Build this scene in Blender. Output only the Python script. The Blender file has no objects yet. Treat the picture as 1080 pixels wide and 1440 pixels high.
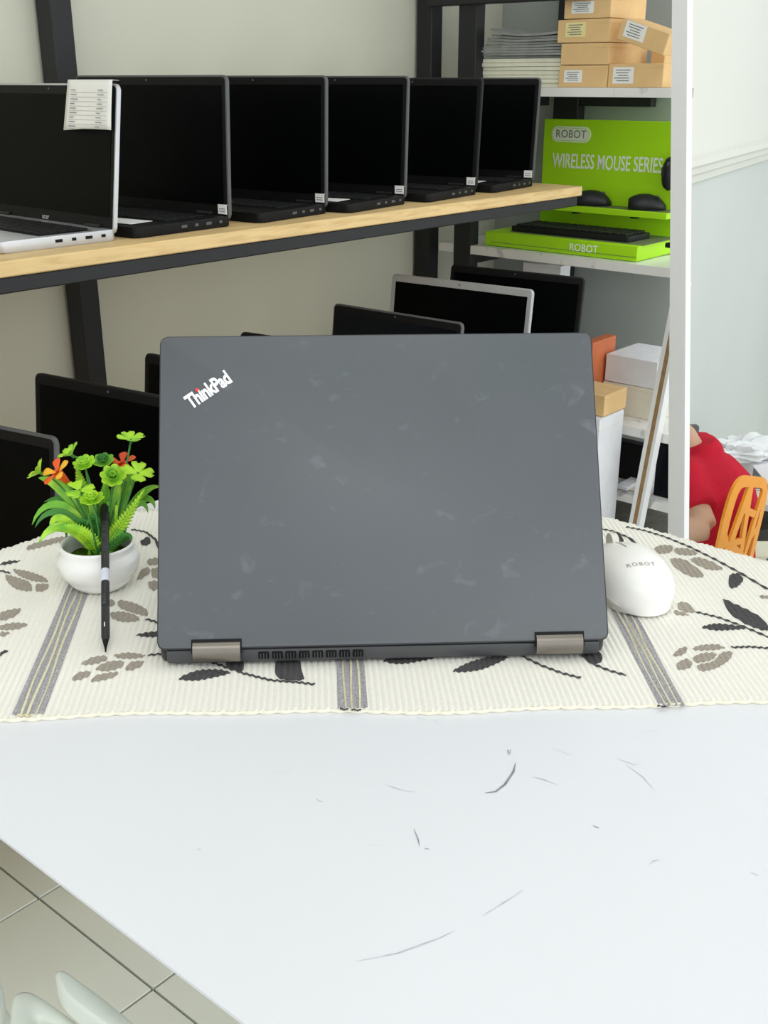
import bpy, bmesh, math, random
from mathutils import Vector, Matrix
from mathutils.bvhtree import BVHTree
random.seed(7)
C = bpy.context.scene
COL = C.collection
# ------------------------------------------------------------------ camera, sky, lights, exposure
CAMZ, PITCH, FPX, TZ = 1.13, math.radians(21.512), 1540.0, 0.75
cam = bpy.data.cameras.new('camera'); camo = bpy.data.objects.new('camera', cam); COL.objects.link(camo)
cam.sensor_fit = 'VERTICAL'; cam.sensor_height = 24; cam.lens = FPX/1440*24; cam.clip_start = .02
camo.location = (0, 0, CAMZ); camo.rotation_euler = (math.pi/2-PITCH, 0, 0)
C.camera = camo
C.view_settings.view_transform = 'Standard'; C.view_settings.look = 'None'
C.view_settings.gamma = 1; C.view_settings.use_curve_mapping = False
C.view_settings.exposure = 0.0
W = bpy.data.worlds.new('sky'); C.world = W; W.use_nodes = True
W.node_tree.nodes['Background'].inputs[0].default_value = (.93, .97, 1, 1)
W.node_tree.nodes['Background'].inputs[1].default_value = 1.42
TH = math.radians(49.4); CT, ST = math.cos(TH), math.sin(TH)
def R(u, w, z): return Vector((CT*u-ST*w, ST*u+CT*w, z))      # room axes: u runs along the shelf wall, w points into it
def area(name, loc, target, sx, sy, power, col=(1, 1, 1)):
    l = bpy.data.lights.new(name, 'AREA'); l.shape = 'RECTANGLE'; l.size = sx; l.size_y = sy; l.energy = power; l.color = col
    o = bpy.data.objects.new(name, l); COL.objects.link(o); o.location = loc
    o.rotation_euler = (Vector(target)-Vector(loc)).to_track_quat('-Z', 'Y').to_euler(); return o
area('ceiling_panel_light', R(.5, .45, 2.66), R(.5, .45, 0), 1.2, .6, 4)
area('ceiling_panel_light', (0, -1.0, 2.66), (0, -1.0, 0), 1.6, 1.0, 18)
area('ceiling_panel_light', R(1.9, .2, 2.66), R(1.9, .2, 0), 1.2, .6, 4)
area('rear_fill_light', R(.8, -2.35, 1.15), R(.8, 0, 1.0), 3.4, 2.0, 26, (1, .99, .97))  # unseen fill light, added behind the camera to brighten the wall under the shelf
area('lower_room_light', (2.0, 3.4, 1.9), (2.0, 3.9, 0), 1.0, .5, 3)

# ------------------------------------------------------------------ ray helpers: where a line of sight meets a real plane
SP, CP = math.sin(PITCH), math.cos(PITCH); EYE = Vector((0, 0, CAMZ))
def ray(x, y):
    X, Y = (x-540)/FPX, -(y-720)/FPX
    return Vector((X, CP+Y*SP, -SP+Y*CP))
def on_z(x, y, z):
    r = ray(x, y); return EYE+r*((z-CAMZ)/r.z)
def at_depth(x, y, Z): return EYE+ray(x, y)*Z
def on_plane(x, y, p, n):
    r = ray(x, y); return EYE+r*((Vector(p)-EYE).dot(n)/r.dot(n))
NU, NW = Vector((CT, ST, 0)), Vector((-ST, CT, 0))
def on_u(x, y, u): return on_plane(x, y, NU*u, NU)
def uw(p): return p.dot(NU), p.dot(NW), p.z

# ------------------------------------------------------------------ materials
def lin(c): return tuple(((v/255+.055)/1.055)**2.4 if v > 10 else v/255/12.92 for v in c)+(1,)
def mat(name, rgb, rough=.5, metal=0, spec=.5, var=.06, vscale=30, bump=0, bscale=200, coat=0, trans=0, sub=0):
    m = bpy.data.materials.new(name); m.use_nodes = True; nt = m.node_tree; b = nt.nodes['Principled BSDF']
    b.inputs['Roughness'].default_value = rough; b.inputs['Metallic'].default_value = metal
    b.inputs['Specular IOR Level'].default_value = spec; b.inputs['Coat Weight'].default_value = coat
    b.inputs['Transmission Weight'].default_value = trans
    c = lin(rgb); tc = nt.nodes.new('ShaderNodeTexCoord')
    n = nt.nodes.new('ShaderNodeTexNoise'); n.inputs['Scale'].default_value = vscale; n.inputs['Detail'].default_value = 4
    nt.links.new(tc.outputs['Object'], n.inputs['Vector'])
    r = nt.nodes.new('ShaderNodeValToRGB'); e = r.color_ramp.elements
    e[0].position = .3; e[1].position = .7
    e[0].color = tuple(v*(1-var) for v in c[:3])+(1,); e[1].color = tuple(min(1, v*(1+var)) for v in c[:3])+(1,)
    nt.links.new(n.outputs['Fac'], r.inputs['Fac']); nt.links.new(r.outputs['Color'], b.inputs['Base Color'])
    if bump:
        n2 = nt.nodes.new('ShaderNodeTexNoise'); n2.inputs['Scale'].default_value = bscale
        nt.links.new(tc.outputs['Object'], n2.inputs['Vector'])
        bp = nt.nodes.new('ShaderNodeBump'); bp.inputs['Strength'].default_value = bump; bp.inputs['Distance'].default_value = .001
        nt.links.new(n2.outputs['Fac'], bp.inputs['Height']); nt.links.new(bp.outputs['Normal'], b.inputs['Normal'])
    return m
def ramp_over(m, tex, scale, c2, lo, hi, vec_scale=(1, 1, 1), detail=5, distort=0):
    """lay a second colour over the base through a texture mask"""
    nt = m.node_tree; b = nt.nodes['Principled BSDF']; src = b.inputs['Base Color'].links[0].from_socket
    tc = nt.nodes.new('ShaderNodeTexCoord'); mp = nt.nodes.new('ShaderNodeMapping'); mp.inputs['Scale'].default_value = vec_scale
    nt.links.new(tc.outputs['Object'], mp.inputs['Vector'])
    t = nt.nodes.new(tex); t.inputs['Scale'].default_value = scale; t.inputs['Detail'].default_value = detail; t.inputs['Distortion'].default_value = distort
    nt.links.new(mp.outputs['Vector'], t.inputs['Vector'])
    r = nt.nodes.new('ShaderNodeMapRange'); r.inputs['From Min'].default_value = lo; r.inputs['From Max'].default_value = hi
    nt.links.new(t.outputs['Fac'], r.inputs['Value'])
    x = nt.nodes.new('ShaderNodeMix'); x.data_type = 'RGBA'
    nt.links.new(r.outputs['Result'], x.inputs['Factor']); nt.links.new(src, x.inputs['A']); x.inputs['B'].default_value = lin(c2)
    nt.links.new(x.outputs['Result'], b.inputs['Base Color']); return m
M = {}
M['wall'] = mat('grey_green_wall_paint', (204, 205, 188), .85, spec=.2, var=.03, vscale=2, bump=.1, bscale=60)
M['wall_end'] = mat('pale_grey_wall_paint', (170, 176, 172), .85, spec=.2, var=.05, vscale=3)
M['wall_far'] = mat('far_wall_paint', (204, 208, 204), .85, spec=.2, var=.03, vscale=1)
M['wall_upper'] = mat('upper_wall_paint', (222, 222, 214), .8, spec=.2, var=.02, vscale=1)
M['ceiling'] = mat('ceiling_paint', (235, 236, 236), .9, spec=.2, var=.02)
M['tile'] = mat('grey_floor_tile', (226, 229, 217), .35, spec=.4, var=.05, vscale=4, bump=.05)
M['grout'] = mat('dark_grout', (88, 88, 78), .9, var=.2)
M['table'] = mat('white_laminate', (225, 227, 231), .4, spec=.4, var=.01, vscale=6)
M['table_edge'] = mat('white_edge_band', (240, 241, 243), .4, spec=.4, var=.01)
M['scuff'] = mat('grey_scuff', (196, 198, 203), .8, var=.3, vscale=120)
M['scuff_dark'] = mat('dark_scuff', (138, 140, 144), .8, var=.4, vscale=160)
M['steel'] = mat('black_powder_coated_steel', (38, 39, 40), .5, spec=.3, var=.1, vscale=8, bump=.1, bscale=500)
M['wood'] = mat('pale_shelf_board', (226, 196, 140), .5, spec=.3, var=.05, vscale=10)
ramp_over(M['wood'], 'ShaderNodeTexNoise', 6, (205, 170, 112), .45, .75, (2, 22, 22), 6, .8)
M['marble'] = mat('marble_laminate', (238, 238, 234), .3, var=.03, vscale=5)
ramp_over(M['marble'], 'ShaderNodeTexNoise', 7, (150, 148, 142), .56, .72, (1, 1.6, 1), 8, 1.6)
M['black'] = mat('black_plastic', (16, 16, 17), .55, spec=.2, var=.15, vscale=60)
M['black_soft'] = mat('soft_black_plastic', (24, 25, 27), .45, spec=.3, var=.1, vscale=80)
M['screen'] = mat('dark_screen', (3, 4, 5), .35, spec=.06, var=.1)
M['screen_blue'] = mat('dark_blue_screen', (10, 14, 20), .3, spec=.15, var=.3, vscale=6)
M['lid_edge'] = mat('grey_lid_edge', (82, 84, 84), .5, var=.05)
M['silver'] = mat('silver_aluminium', (196, 198, 200), .35, metal=.55, var=.03)
M['key'] = mat('black_key', (26, 27, 29), .5, spec=.35, var=.1)
M['paper'] = mat('white_paper', (240, 240, 236), .8, spec=.2, var=.02)
M['paper_cream'] = mat('cream_paper', (232, 230, 208), .8, spec=.2, var=.04, vscale=60)
M['paper_grey'] = mat('grey_booklet_paper', (150, 152, 148), .7, spec=.2, var=.12, vscale=50)
M['ink'] = mat('grey_ink', (120, 122, 124), .8, var=.1)
M['card'] = mat('kraft_cardboard', (228, 192, 138), .8, spec=.15, var=.05, vscale=25, bump=.1)
M['card_tape'] = mat('yellow_label', (236, 224, 160), .6, var=.05)
M['box_white'] = mat('white_carton', (226, 227, 230), .6, var=.03)
M['box_cream'] = mat('cream_carton', (222, 218, 200), .6, var=.04)
M['box_orange'] = mat('orange_carton', (205, 112, 66), .6, var=.08)
M['green'] = mat('lime_green_display_board', (174, 232, 28), .45, spec=.3, var=.03, vscale=4)
M['green_grey'] = mat('olive_display_tray', (112, 124, 84), .6, var=.05)
M['print_white'] = mat('white_print', (246, 252, 236), .6, var=.02)
M['mouse_black'] = mat('black_mouse_plastic', (30, 32, 34), .4, spec=.4, var=.1)
M['white_paint'] = mat('white_frame_paint', (240, 241, 240), .45, var=.01)
M['core'] = mat('brown_board_core', (160, 128, 86), .8, var=.15, vscale=60)
M['lid'] = mat('matte_black_lid', (84, 88, 92), .42, spec=.5, var=.05, vscale=9, bump=.03, bscale=1500)
ramp_over(M['lid'], 'ShaderNodeTexNoise', 60, (104, 108, 113), .62, .80, (1, 1.6, 1), 10, .6)
ramp_over(M['lid'], 'ShaderNodeTexNoise', 4, (74, 84, 82), .45, .8, (1, 1, 1), 3)
M['lid_rim'] = mat('black_lid_rim', (30, 31, 36), .4, var=.05)
M['rear_grey'] = mat('dark_grey_rear_edge', (64, 66, 68), .4, var=.04)
M['hinge'] = mat('bronze_grey_hinge', (128, 122, 114), .35, metal=.75, var=.05)
M['logo'] = mat('silver_logo', (235, 236, 238), .35, spec=.6, var=.02)
M['logo_red'] = mat('red_logo_dot', (225, 50, 55), .4, var=.02)
M['ceramic'] = mat('white_ceramic', (240, 240, 236), .25, spec=.5, var=.01, coat=.2)
M['moss'] = mat('green_moss', (62, 92, 18), .95, spec=.1, var=.5, vscale=260, bump=1, bscale=900)
M['leaf'] = mat('green_plastic_leaf', (116, 186, 50), .42, spec=.35, var=.22, vscale=45)
M['leaf_dark'] = mat('dark_green_plastic_leaf', (66, 132, 52), .45, spec=.3, var=.2, vscale=60)
M['leaf_lime'] = mat('lime_plastic_leaf', (170, 220, 52), .42, spec=.35, var=.16, vscale=70)
ramp_over(M['leaf'], 'ShaderNodeTexNoise', 55, (172, 222, 66), .50, .70, (1, 1, 1), 2)
ramp_over(M['leaf_lime'], 'ShaderNodeTexNoise', 60, (112, 186, 56), .52, .70, (1, 1, 1), 2)
M['stem'] = mat('green_plastic_stem', (70, 136, 62), .5, spec=.3, var=.15)
M['petal_orange'] = mat('orange_petal', (238, 92, 24), .45, var=.12, vscale=90)
M['petal_yellow'] = mat('yellow_orange_petal', (246, 178, 36), .45, var=.15, vscale=90)
M['petal_red'] = mat('red_orange_petal', (222, 74, 34), .45, var=.12, vscale=90)
M['pen'] = mat('matte_black_pen', (38, 39, 41), .4, spec=.4, var=.06)
M['pen_label'] = mat('white_pen_label', (214, 218, 230), .5, var=.06, vscale=900)
M['pen_print'] = mat('grey_pen_print', (92, 94, 97), .5, var=.05)
M['mouse_white'] = mat('white_mouse_plastic', (242, 241, 236), .3, spec=.45, var=.005)
M['mouse_side'] = mat('ivory_mouse_side', (226, 224, 212), .4, var=.01)
M['mouse_print'] = mat('grey_mouse_print', (140, 142, 142), .5, var=.02)
M['cloth'] = mat('cream_ribbed_cotton', (242, 240, 230), .95, spec=.1, var=.04, vscale=700)
def weave(m):
    nt = m.node_tree; b = nt.nodes['Principled BSDF']; tc = nt.nodes.new('ShaderNodeTexCoord')
    wv = nt.nodes.new('ShaderNodeTexWave'); wv.bands_direction = 'Y'; wv.inputs['Scale'].default_value = 230; wv.inputs['Distortion'].default_value = 1.5
    nt.links.new(tc.outputs['Object'], wv.inputs['Vector'])
    bp = nt.nodes.new('ShaderNodeBump'); bp.inputs['Strength'].default_value = .35; bp.inputs['Distance'].default_value = .0006
    nt.links.new(wv.outputs['Fac'], bp.inputs['Height']); nt.links.new(bp.outputs['Normal'], b.inputs['Normal'])
    return m
weave(M['cloth'])
M['yarn_grey'] = weave(mat('taupe_woven_yarn', (166, 158, 146), .95, spec=.1, var=.16, vscale=600))
M['yarn_dark'] = weave(mat('charcoal_woven_yarn', (84, 83, 84), .95, spec=.1, var=.25, vscale=600))
M['stripe'] = weave(mat('blue_grey_flecked_yarn', (168, 166, 170), .95, spec=.1, var=.5, vscale=1100))
M['yarn_yellow'] = mat('yellow_yarn', (226, 220, 182), .95, spec=.1, var=.15, vscale=500)
M['hem'] = mat('cream_hem_yarn', (234, 230, 212), .95, spec=.1, var=.04, vscale=300)
M['skin'] = mat('skin', (196, 160, 132), .55, spec=.3, var=.05, vscale=12)
M['shirt'] = mat('red_cotton_shirt', (186, 34, 52), .9, spec=.1, var=.1, vscale=10, bump=.2, bscale=60)
M['hair'] = mat('black_hair', (26, 24, 24), .6, var=.3, vscale=90)
M['trousers'] = mat('dark_trousers', (44, 48, 58), .9, var=.1)
M['orange'] = mat('orange_chair_plastic', (240, 156, 38), .4, spec=.4, var=.03)
M['white_plastic'] = mat('white_chair_plastic', (226, 232, 222), .35, spec=.4, var=.01)
M['fabric'] = mat('grey_blue_fabric', (96, 98, 112), .95, var=.2, vscale=300)
M['bag'] = mat('thin_white_plastic', (226, 229, 229), .25, spec=.5, var=.06, vscale=30, bump=.8, bscale=50)
M['cream_top'] = mat('cream_desk_top', (226, 224, 208), .5, var=.02)
M['tan'] = mat('dark_goods', (52, 50, 48), .7, var=.3, vscale=20)

# ------------------------------------------------------------------ mesh helpers
class B:
    def __init__(s): s.bm = bmesh.new()
    def box(s, c, d, bev=0, rot=None, seg=2):
        t = bmesh.new(); bmesh.ops.create_cube(t, size=1)
        bmesh.ops.scale(t, vec=d, verts=t.verts)
        if bev: bmesh.ops.bevel(t, geom=t.edges[:], offset=bev, segments=seg, affect='EDGES', profile=.5)
        return s._add(t, c, rot)
    def slab(s, c, d, r, rot=None, bev=0, n=5):
        """box with rounded corners in plan"""
        x, y = d[0]/2-r, d[1]/2-r; p = []
        for qx, qy, a0 in ((x, y, 0), (-x, y, 90), (-x, -y, 180), (x, -y, 270)):
            for k in range(n+1):
                a = math.radians(a0+90*k/n); p.append((qx+r*math.cos(a), qy+r*math.sin(a)))
        t = bmesh.new(); b = [t.verts.new((q[0], q[1], -d[2]/2)) for q in p]; e = [t.verts.new((q[0], q[1], d[2]/2)) for q in p]
        t.faces.new(b[::-1]); top = t.faces.new(e); N = len(p)
        for i in range(N): t.faces.new((b[i], b[(i+1) % N], e[(i+1) % N], e[i]))
        if bev:
            ed = [q for q in t.edges if abs(q.verts[0].co.z-q.verts[1].co.z) < 1e-9]
            bmesh.ops.bevel(t, geom=ed, offset=bev, segments=2, affect='EDGES', profile=.5)
        return s._add(t, c, rot)
    def _add(s, t, c=(0, 0, 0), rot=None):
        mx = Matrix.Translation(Vector(c)) @ (rot.to_4x4() if rot else Matrix.Identity(4))
        bmesh.ops.transform(t, matrix=mx, verts=t.verts)
        me = bpy.data.meshes.new('t'); t.to_mesh(me); t.free(); s.bm.from_mesh(me); bpy.data.meshes.remove(me); return s
    def tube(s, path, rad, n=8, closed=False):
        path = [Vector(p) for p in path]; m = len(path)
        if not isinstance(rad, (list, tuple)): rad = [rad]*m
        rings = []; up = Vector((.013, .021, 1))
        for i, p in enumerate(path):
            a = path[(i-1) % m] if closed or i else p; b = path[(i+1) % m] if closed or i < m-1 else p
            t = (b-a).normalized(); x = t.cross(up)
            if x.length < .05: x = t.cross(Vector((1, .1, 0)))
            x.normalize(); y = t.cross(x)
            rings.append([s.bm.verts.new(p+(x*math.cos(2*math.pi*k/n)+y*math.sin(2*math.pi*k/n))*rad[i]) for k in range(n)])
        for i in range(m if closed else m-1):
            A, D = rings[i], rings[(i+1) % m]
            for k in range(n): s.bm.faces.new((A[k], A[(k+1) % n], D[(k+1) % n], D[k]))
        if not closed: s.bm.faces.new(rings[0][::-1]); s.bm.faces.new(rings[-1])
        return s
    def lathe(s, prof, n=40, c=(0, 0, 0)):
        rings = []
        for r, z in prof:
            rings.append([s.bm.verts.new((c[0]+r*math.cos(2*math.pi*k/n), c[1]+r*math.sin(2*math.pi*k/n), c[2]+z)) for k in range(n)] if r > 1e-6 else [s.bm.verts.new((c[0], c[1], c[2]+z))])
        for A, D in zip(rings, rings[1:]):
            for k in range(n):
                j = (k+1) % n
                if len(A) == 1 and len(D) == 1: continue
                if len(A) == 1: s.bm.faces.new((A[0], D[j], D[k]))
                elif len(D) == 1: s.bm.faces.new((A[k], A[j], D[0]))
                else: s.bm.faces.new((A[k], A[j], D[j], D[k]))
        return s
    def grid(s, rows, closed=False):
        V = [[s.bm.verts.new(p) for p in r] for r in rows]
        for A, D in zip(V, V[1:]):
            for k in range(len(A) if closed else len(A)-1):
                j = (k+1) % len(A); s.bm.faces.new((A[k], A[j], D[j], D[k]))
        return V
    def poly(s, pts):
        return s.bm.faces.new([s.bm.verts.new(p) for p in pts])
    def prism(s, pts, off):
        off = Vector(off); a = [s.bm.verts.new(p) for p in pts]; b = [s.bm.verts.new(Vector(p)+off) for p in pts]; N = len(a)
        s.bm.faces.new(a[::-1]); s.bm.faces.new(b)
        for i in range(N): s.bm.faces.new((a[i], a[(i+1) % N], b[(i+1) % N], b[i]))
        return s
    def obj(s, name, m, parent=None, ang=40, solid=0, flat=False):
        bmesh.ops.recalc_face_normals(s.bm, faces=s.bm.faces)
        me = bpy.data.meshes.new(name); s.bm.to_mesh(me); s.bm.free()
        if not flat:
            me.polygons.foreach_set('use_smooth', [True]*len(me.polygons)); me.set_sharp_from_angle(angle=math.radians(ang))
        me.materials.append(M[m] if isinstance(m, str) else m)
        o = bpy.data.objects.new(name, me); COL.objects.link(o)
        if parent is not None: o.parent = parent
        if solid:
            md = o.modifiers.new('solid', 'SOLIDIFY'); md.thickness = solid; md.offset = 0
        return o
def tag(o, label=None, cat=None, group=None, kind=None):
    for k, v in (('label', label), ('category', cat), ('group', group), ('kind', kind)):
        if v: o[k] = v
    return o
def thing(name, loc, rz, label, cat, group=None):
    o = bpy.data.objects.new(name, None); COL.objects.link(o); o.empty_display_size = .05
    o.location = loc; o.rotation_euler = (0, 0, rz); return tag(o, label, cat, group)
def copy_tree(o, parent=None):
    c = o.copy(); COL.objects.link(c)
    if parent: c.parent = parent
    for ch in [q for q in bpy.data.objects if q.parent == o]: copy_tree(ch, c)
    return c
def rx(a): return Matrix.Rotation(math.radians(a), 3, 'X')
def ry(a): return Matrix.Rotation(math.radians(a), 3, 'Y')
def rz(a): return Matrix.Rotation(math.radians(a), 3, 'Z')
def text_bm(body, size, sx=1, spacing=1, bold=0, ext=.0002):
    cu = bpy.data.curves.new('t', 'FONT'); cu.body = body; cu.size = size; cu.align_x = 'CENTER'; cu.align_y = 'CENTER'
    cu.extrude = ext; cu.space_character = spacing; cu.offset = bold; cu.resolution_u = 3
    o = bpy.data.objects.new('t', cu); COL.objects.link(o); dg = bpy.context.evaluated_depsgraph_get()
    me = bpy.data.meshes.new_from_object(o.evaluated_get(dg)); bpy.data.objects.remove(o); bpy.data.curves.remove(cu)
    b = B(); b.bm.from_mesh(me); bpy.data.meshes.remove(me)
    bmesh.ops.scale(b.bm, vec=(sx, 1, 1), verts=b.bm.verts); return b
def text(body, size, m, parent, loc, rot, name='lettering', **k):
    b = text_bm(body, size, **k)
    bmesh.ops.transform(b.bm, matrix=Matrix.Translation(Vector(loc)) @ rot.to_4x4(), verts=b.bm.verts)
    return b.obj(name, m, parent, flat=True)
def struct(o): o['kind'] = 'structure'; return o

# ------------------------------------------------------------------ room shell
LOW = -1.02                                    # added lower floor, so the mirrored view stands as a solid room
WA = 2.0; UB = 2.86
def room_box(u0, u1, w0, w1, z0, z1, name, m):
    o = B().box(((u0+u1)/2, (w0+w1)/2, (z0+z1)/2), (u1-u0, w1-w0, z1-z0)).obj(name, m, flat=True)
    o.rotation_euler = (0, 0, TH); return struct(o)
room_box(-2.4, UB+.1, WA, WA+.1, -.1, 2.7, 'wall_back', 'wall')
def w_end(z): return 1.447+.098*z-.098*CAMZ            # the partition's free end leans like the white upright before it
b = B(); b.prism([(UB, w_end(-.1), -.1), (UB, WA, -.1), (UB, WA, 2.7), (UB, w_end(2.7), 2.7)], (.08, .045, 0)); o = b.obj('wall_end', 'wall_end', flat=True); o.rotation_euler = (0, 0, TH); struct(o)
room_box(-2.4, UB+.1, -2.4, WA+.1, 2.7, 2.8, 'ceiling', 'ceiling')
floor = B()
floor.box((-.14, -.2, -.06), (4.52, 4.4, .1)); floor.prism([(2.12, .965, -.11), (UB, 1.30, -.11), (UB, 2.0, -.11), (2.12, 2.0, -.11)], (0, 0, .1))
floor = floor.obj('floor', 'grout', flat=True); floor.rotation_euler = (0, 0, TH); struct(floor)
# floor tiles, joints recessed; their grid follows the joints seen beside the table
p0 = uw(on_z(55, 1263, 0)); TS = .268; g = .0035
tb = B().box((0, 0, 0), (TS-g, TS-g, .0105), .0008, seg=1); tile0 = tb.obj('tile', 'tile', floor, flat=True); first = True
for i in range(-5, 9):
    for j in range(-4, 4):
        tu, tw = p0[0]+(i+1)*TS, p0[1]+(j+.5)*TS
        if tw+TS/2 > 2.03 or tu > UB or (tu > 2.12 and tw-TS/2 < .455*tu): continue
        t = tile0 if first else tile0.copy()
        if not first: COL.objects.link(t); t.parent = floor
        first = False
        t.location = (p0[0]+(i+.5)*TS, p0[1]+(j+.5)*TS, -.0053)
b = B().box((0, 0, LOW-.05), (8, 8, .1)); o = b.obj('floor_lower_added', 'tile', flat=True); o.location = R(5.5, 1.6, 0); o.rotation_euler = (0, 0, TH); struct(o)  # added floor that carries the mirrored person, chairs and desks
# added lower room's far wall; rail and upper part stand for mirrored moulding, ceiling
FD = Vector((.475, .88, 0)).normalized(); FN = Vector((FD.y, -FD.x, 0)); FP = Vector((1.15, 4.2, 0))
ang = math.atan2(FD.y, FD.x)
zr = .5*(on_plane(965, 236, FP, FN).z+on_plane(1080, 207, FP, FN).z)
def far_wall(z0, z1, th, name, m, bev=0):
    b = B().box((1.65, th/2, (z0+z1)/2), (4.3, th, z1-z0), bev); o = b.obj(name, m); o.location = FP-FN*0; o.rotation_euler = (0, 0, ang); return struct(o)
far_wall(LOW, zr, .12, 'wall_far', 'wall_far'); far_wall(zr, 3.4, .12, 'wall_upper', 'wall_upper')
def end_wall(z0, z1, name, m):
    b = B().box((3.7, -2.9, (z0+z1)/2), (.12, 6.0, z1-z0)); o = b.obj(name, m, flat=True); o.location = FP; o.rotation_euler = (0, 0, ang); return struct(o)
end_wall(LOW, 3.4, 'wall_right', 'wall_far')
b = B(); pr = [(0, -.055), (-.012, -.055), (-.018, -.03), (-.032, -.02), (-.036, .0), (-.05, .012), (-.05, .03), (0, .034)]
b.grid([[(x, y, zr+z) for y, z in pr] for x in (-.5, 3.8)]); o = b.obj('trim_1', 'wall_upper', ang=20); o.location = FP; o.rotation_euler = (0, 0, ang); struct(o)

# ------------------------------------------------------------------ white table
U0, U1, W0, W1 = .234, .85, -.42, .815
t = thing('table', R((U0+U1)/2, (W0+W1)/2, 0), TH, 'long white laminate table under the patterned cloth, scuffed top', 'table')
cu, cw = (U0+U1)/2, (W0+W1)/2; hu, hw = (U1-U0)/2, (W1-W0)/2
b = B(); lo = [b.bm.verts.new((x*(hu-.045), y*(hw-.045), TZ-.042)) for x, y in ((-1, -1), (1, -1), (1, 1), (-1, 1))]
mi = [b.bm.verts.new((x*hu, y*hw, TZ-.0018)) for x, y in ((-1, -1), (1, -1), (1, 1), (-1, 1))]
hi_ = [b.bm.verts.new((x*hu, y*hw, TZ)) for x, y in ((-1, -1), (1, -1), (1, 1), (-1, 1))]
for A, D in ((lo, mi), (mi, hi_)):
    for k in range(4): b.bm.faces.new((A[k], A[(k+1) % 4], D[(k+1) % 4], D[k]))
b.bm.faces.new(lo[::-1]); b.bm.faces.new(hi_); b.obj('tabletop', 'table', t, flat=True)
for sx in (-1, 1):
    for sy in (-1, 1): B().box((sx*(hu-.09), sy*(hw-.09) if sx > 0 or sy < 0 else .28-cw, (TZ-.042)/2), (.045, .045, TZ-.042), .004).obj('leg', 'white_paint', t)
b = B().box((0, hw-.1, TZ-.08), (2*hu-.2, .02, .07)); b.obj('apron', 'white_paint', t)
# scuffs on the bare top, flat wear on the laminate
def stroke(pts, wd):
    P = [on_z(x, y, TZ+.00025) for x, y in pts]; L = []
    for i, p in enumerate(P):
        d = (P[min(i+1, len(P)-1)]-P[max(i-1, 0)]); n = Vector((-d.y, d.x, 0)).normalized()*(wd/2*(1 if 0 < i < len(P)-1 else .25)); L.append([p+n, p-n])
    return L
for nm, m, strokes in (('scuff_marks', 'scuff_dark', [([(682, 1115), (697, 1113), (710, 1103), (722, 1085), (725, 1073)], .0014), ([(714, 1054), (716, 1061)], .0022), ([(718, 1054), (717, 1060)], .0012), ([(834, 1161), (842, 1164)], .0026), ([(597, 1193), (603, 1194)], .0022), ([(582, 1165), (588, 1180), (590, 1190)], .0008), ([(445, 1124), (453, 1128)], .001)]),
                       ('scuff_marks', 'scuff', [([(865, 1066), (892, 1075), (902, 1074)], .0006), ([(880, 1075), (905, 1093), (921, 1112)], .0007), ([(545, 1104), (562, 1110), (584, 1114)], .0008), ([(748, 1092), (765, 1096), (783, 1103)], .0008), ([(776, 1052), (803, 1062)], .0009), ([(500, 1352), (560, 1340), (620, 1318), (640, 1308)], .0007), ([(678, 1288), (710, 1268), (735, 1252)], .0007), ([(912, 1216), (920, 1210), (928, 1209)], .0008), ([(1055, 1226), (1066, 1231)], .0016), ([(585, 1008), (598, 1012)], .001), ([(610, 1013), (620, 1018)], .001), ([(388, 1084), (408, 1087)], .0008), ([(282, 1193), (278, 1196)], .002), ([(516, 1187), (544, 1190)], .0005), ([(895, 1030), (930, 1027)], .0005)])):
    b = B()
    for pts, wd in strokes: b.grid([[q for q in r] for r in stroke(pts, wd)])
    o = b.obj(nm, m, t, flat=True); o['kind'] = 'stuff'
    o.matrix_parent_inverse = (Matrix.Translation(t.location) @ Matrix.Rotation(TH, 4, 'Z')).inverted()

# ------------------------------------------------------------------ table runner: ribbed cloth, hanging over the table's edges
YAW = math.radians(1.9)
RA, RB = Vector((math.cos(YAW), math.sin(YAW), 0)), Vector((-math.sin(YAW), math.cos(YAW), 0)); RO = Vector((0, .6115, 0))
def drape(p, lift):
    """a point of the flat cloth laid over the table edge"""
    u, w, _ = uw(p); du = max(u-U1, 0)+min(u-U0, 0); dw = max(w-W1, 0)+min(w-W0, 0); d = math.hypot(du, dw)
    if d < 1e-9: return Vector((p.x, p.y, TZ+lift))
    n = (du/d, dw/d); eu, ew = u-du, w-dw; r = .012; a = min(d/r, 1.45); rest = max(0, d-r*1.45)
    out = (r+lift)*math.sin(a)+rest*math.cos(1.45); z = TZ-r+(r+lift)*math.cos(a)-rest*math.sin(1.45)
    return R(eu+n[0]*out, ew+n[1]*out, z)
runner = thing('table_runner', (0, 0, 0), 0, 'cream ribbed cotton runner with grey woven leaves and striped bands, laid across the white table', 'table runner')
b = B(); rows = []; RIB = .0042; XS = [-.62+k*RIB/4 for k in range(int(1.26/(RIB/4)))]
TS_ = [0, .002, .006, .012]+[.012+.0125*k for k in range(1, 29)]
def front_wave(s): return .0022*math.sin(s*19+.6)+.0014*math.sin(s*47)+.0014*abs(math.sin(s*math.pi/.0115))
for tt in TS_:
    row = []
    for k, s in enumerate(XS):
        q = tt-front_wave(s)*max(0, 1-tt/.03)
        sk = s-.03*(q)*(1 if s > -.1 else 1.6)
        row.append(drape(RO+RA*sk+RB*q, .0016+.0005*math.cos(2*math.pi*k/4)+.0004*math.sin(s*31)*math.sin(tt*26)))
    rows.append(row)
b.grid(rows); b.obj('cloth', 'cloth', runner, ang=180, solid=.0012)
b = B(); hem = [drape(RO+RA*s+RB*(-front_wave(s)), .0012) for s in XS[::2]]
b.tube(hem, [.0011+.0005*abs(math.sin(s*math.pi/.0115)) for s in XS[::2]], 6); b.obj('hem', 'hem', runner, ang=180)
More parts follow.
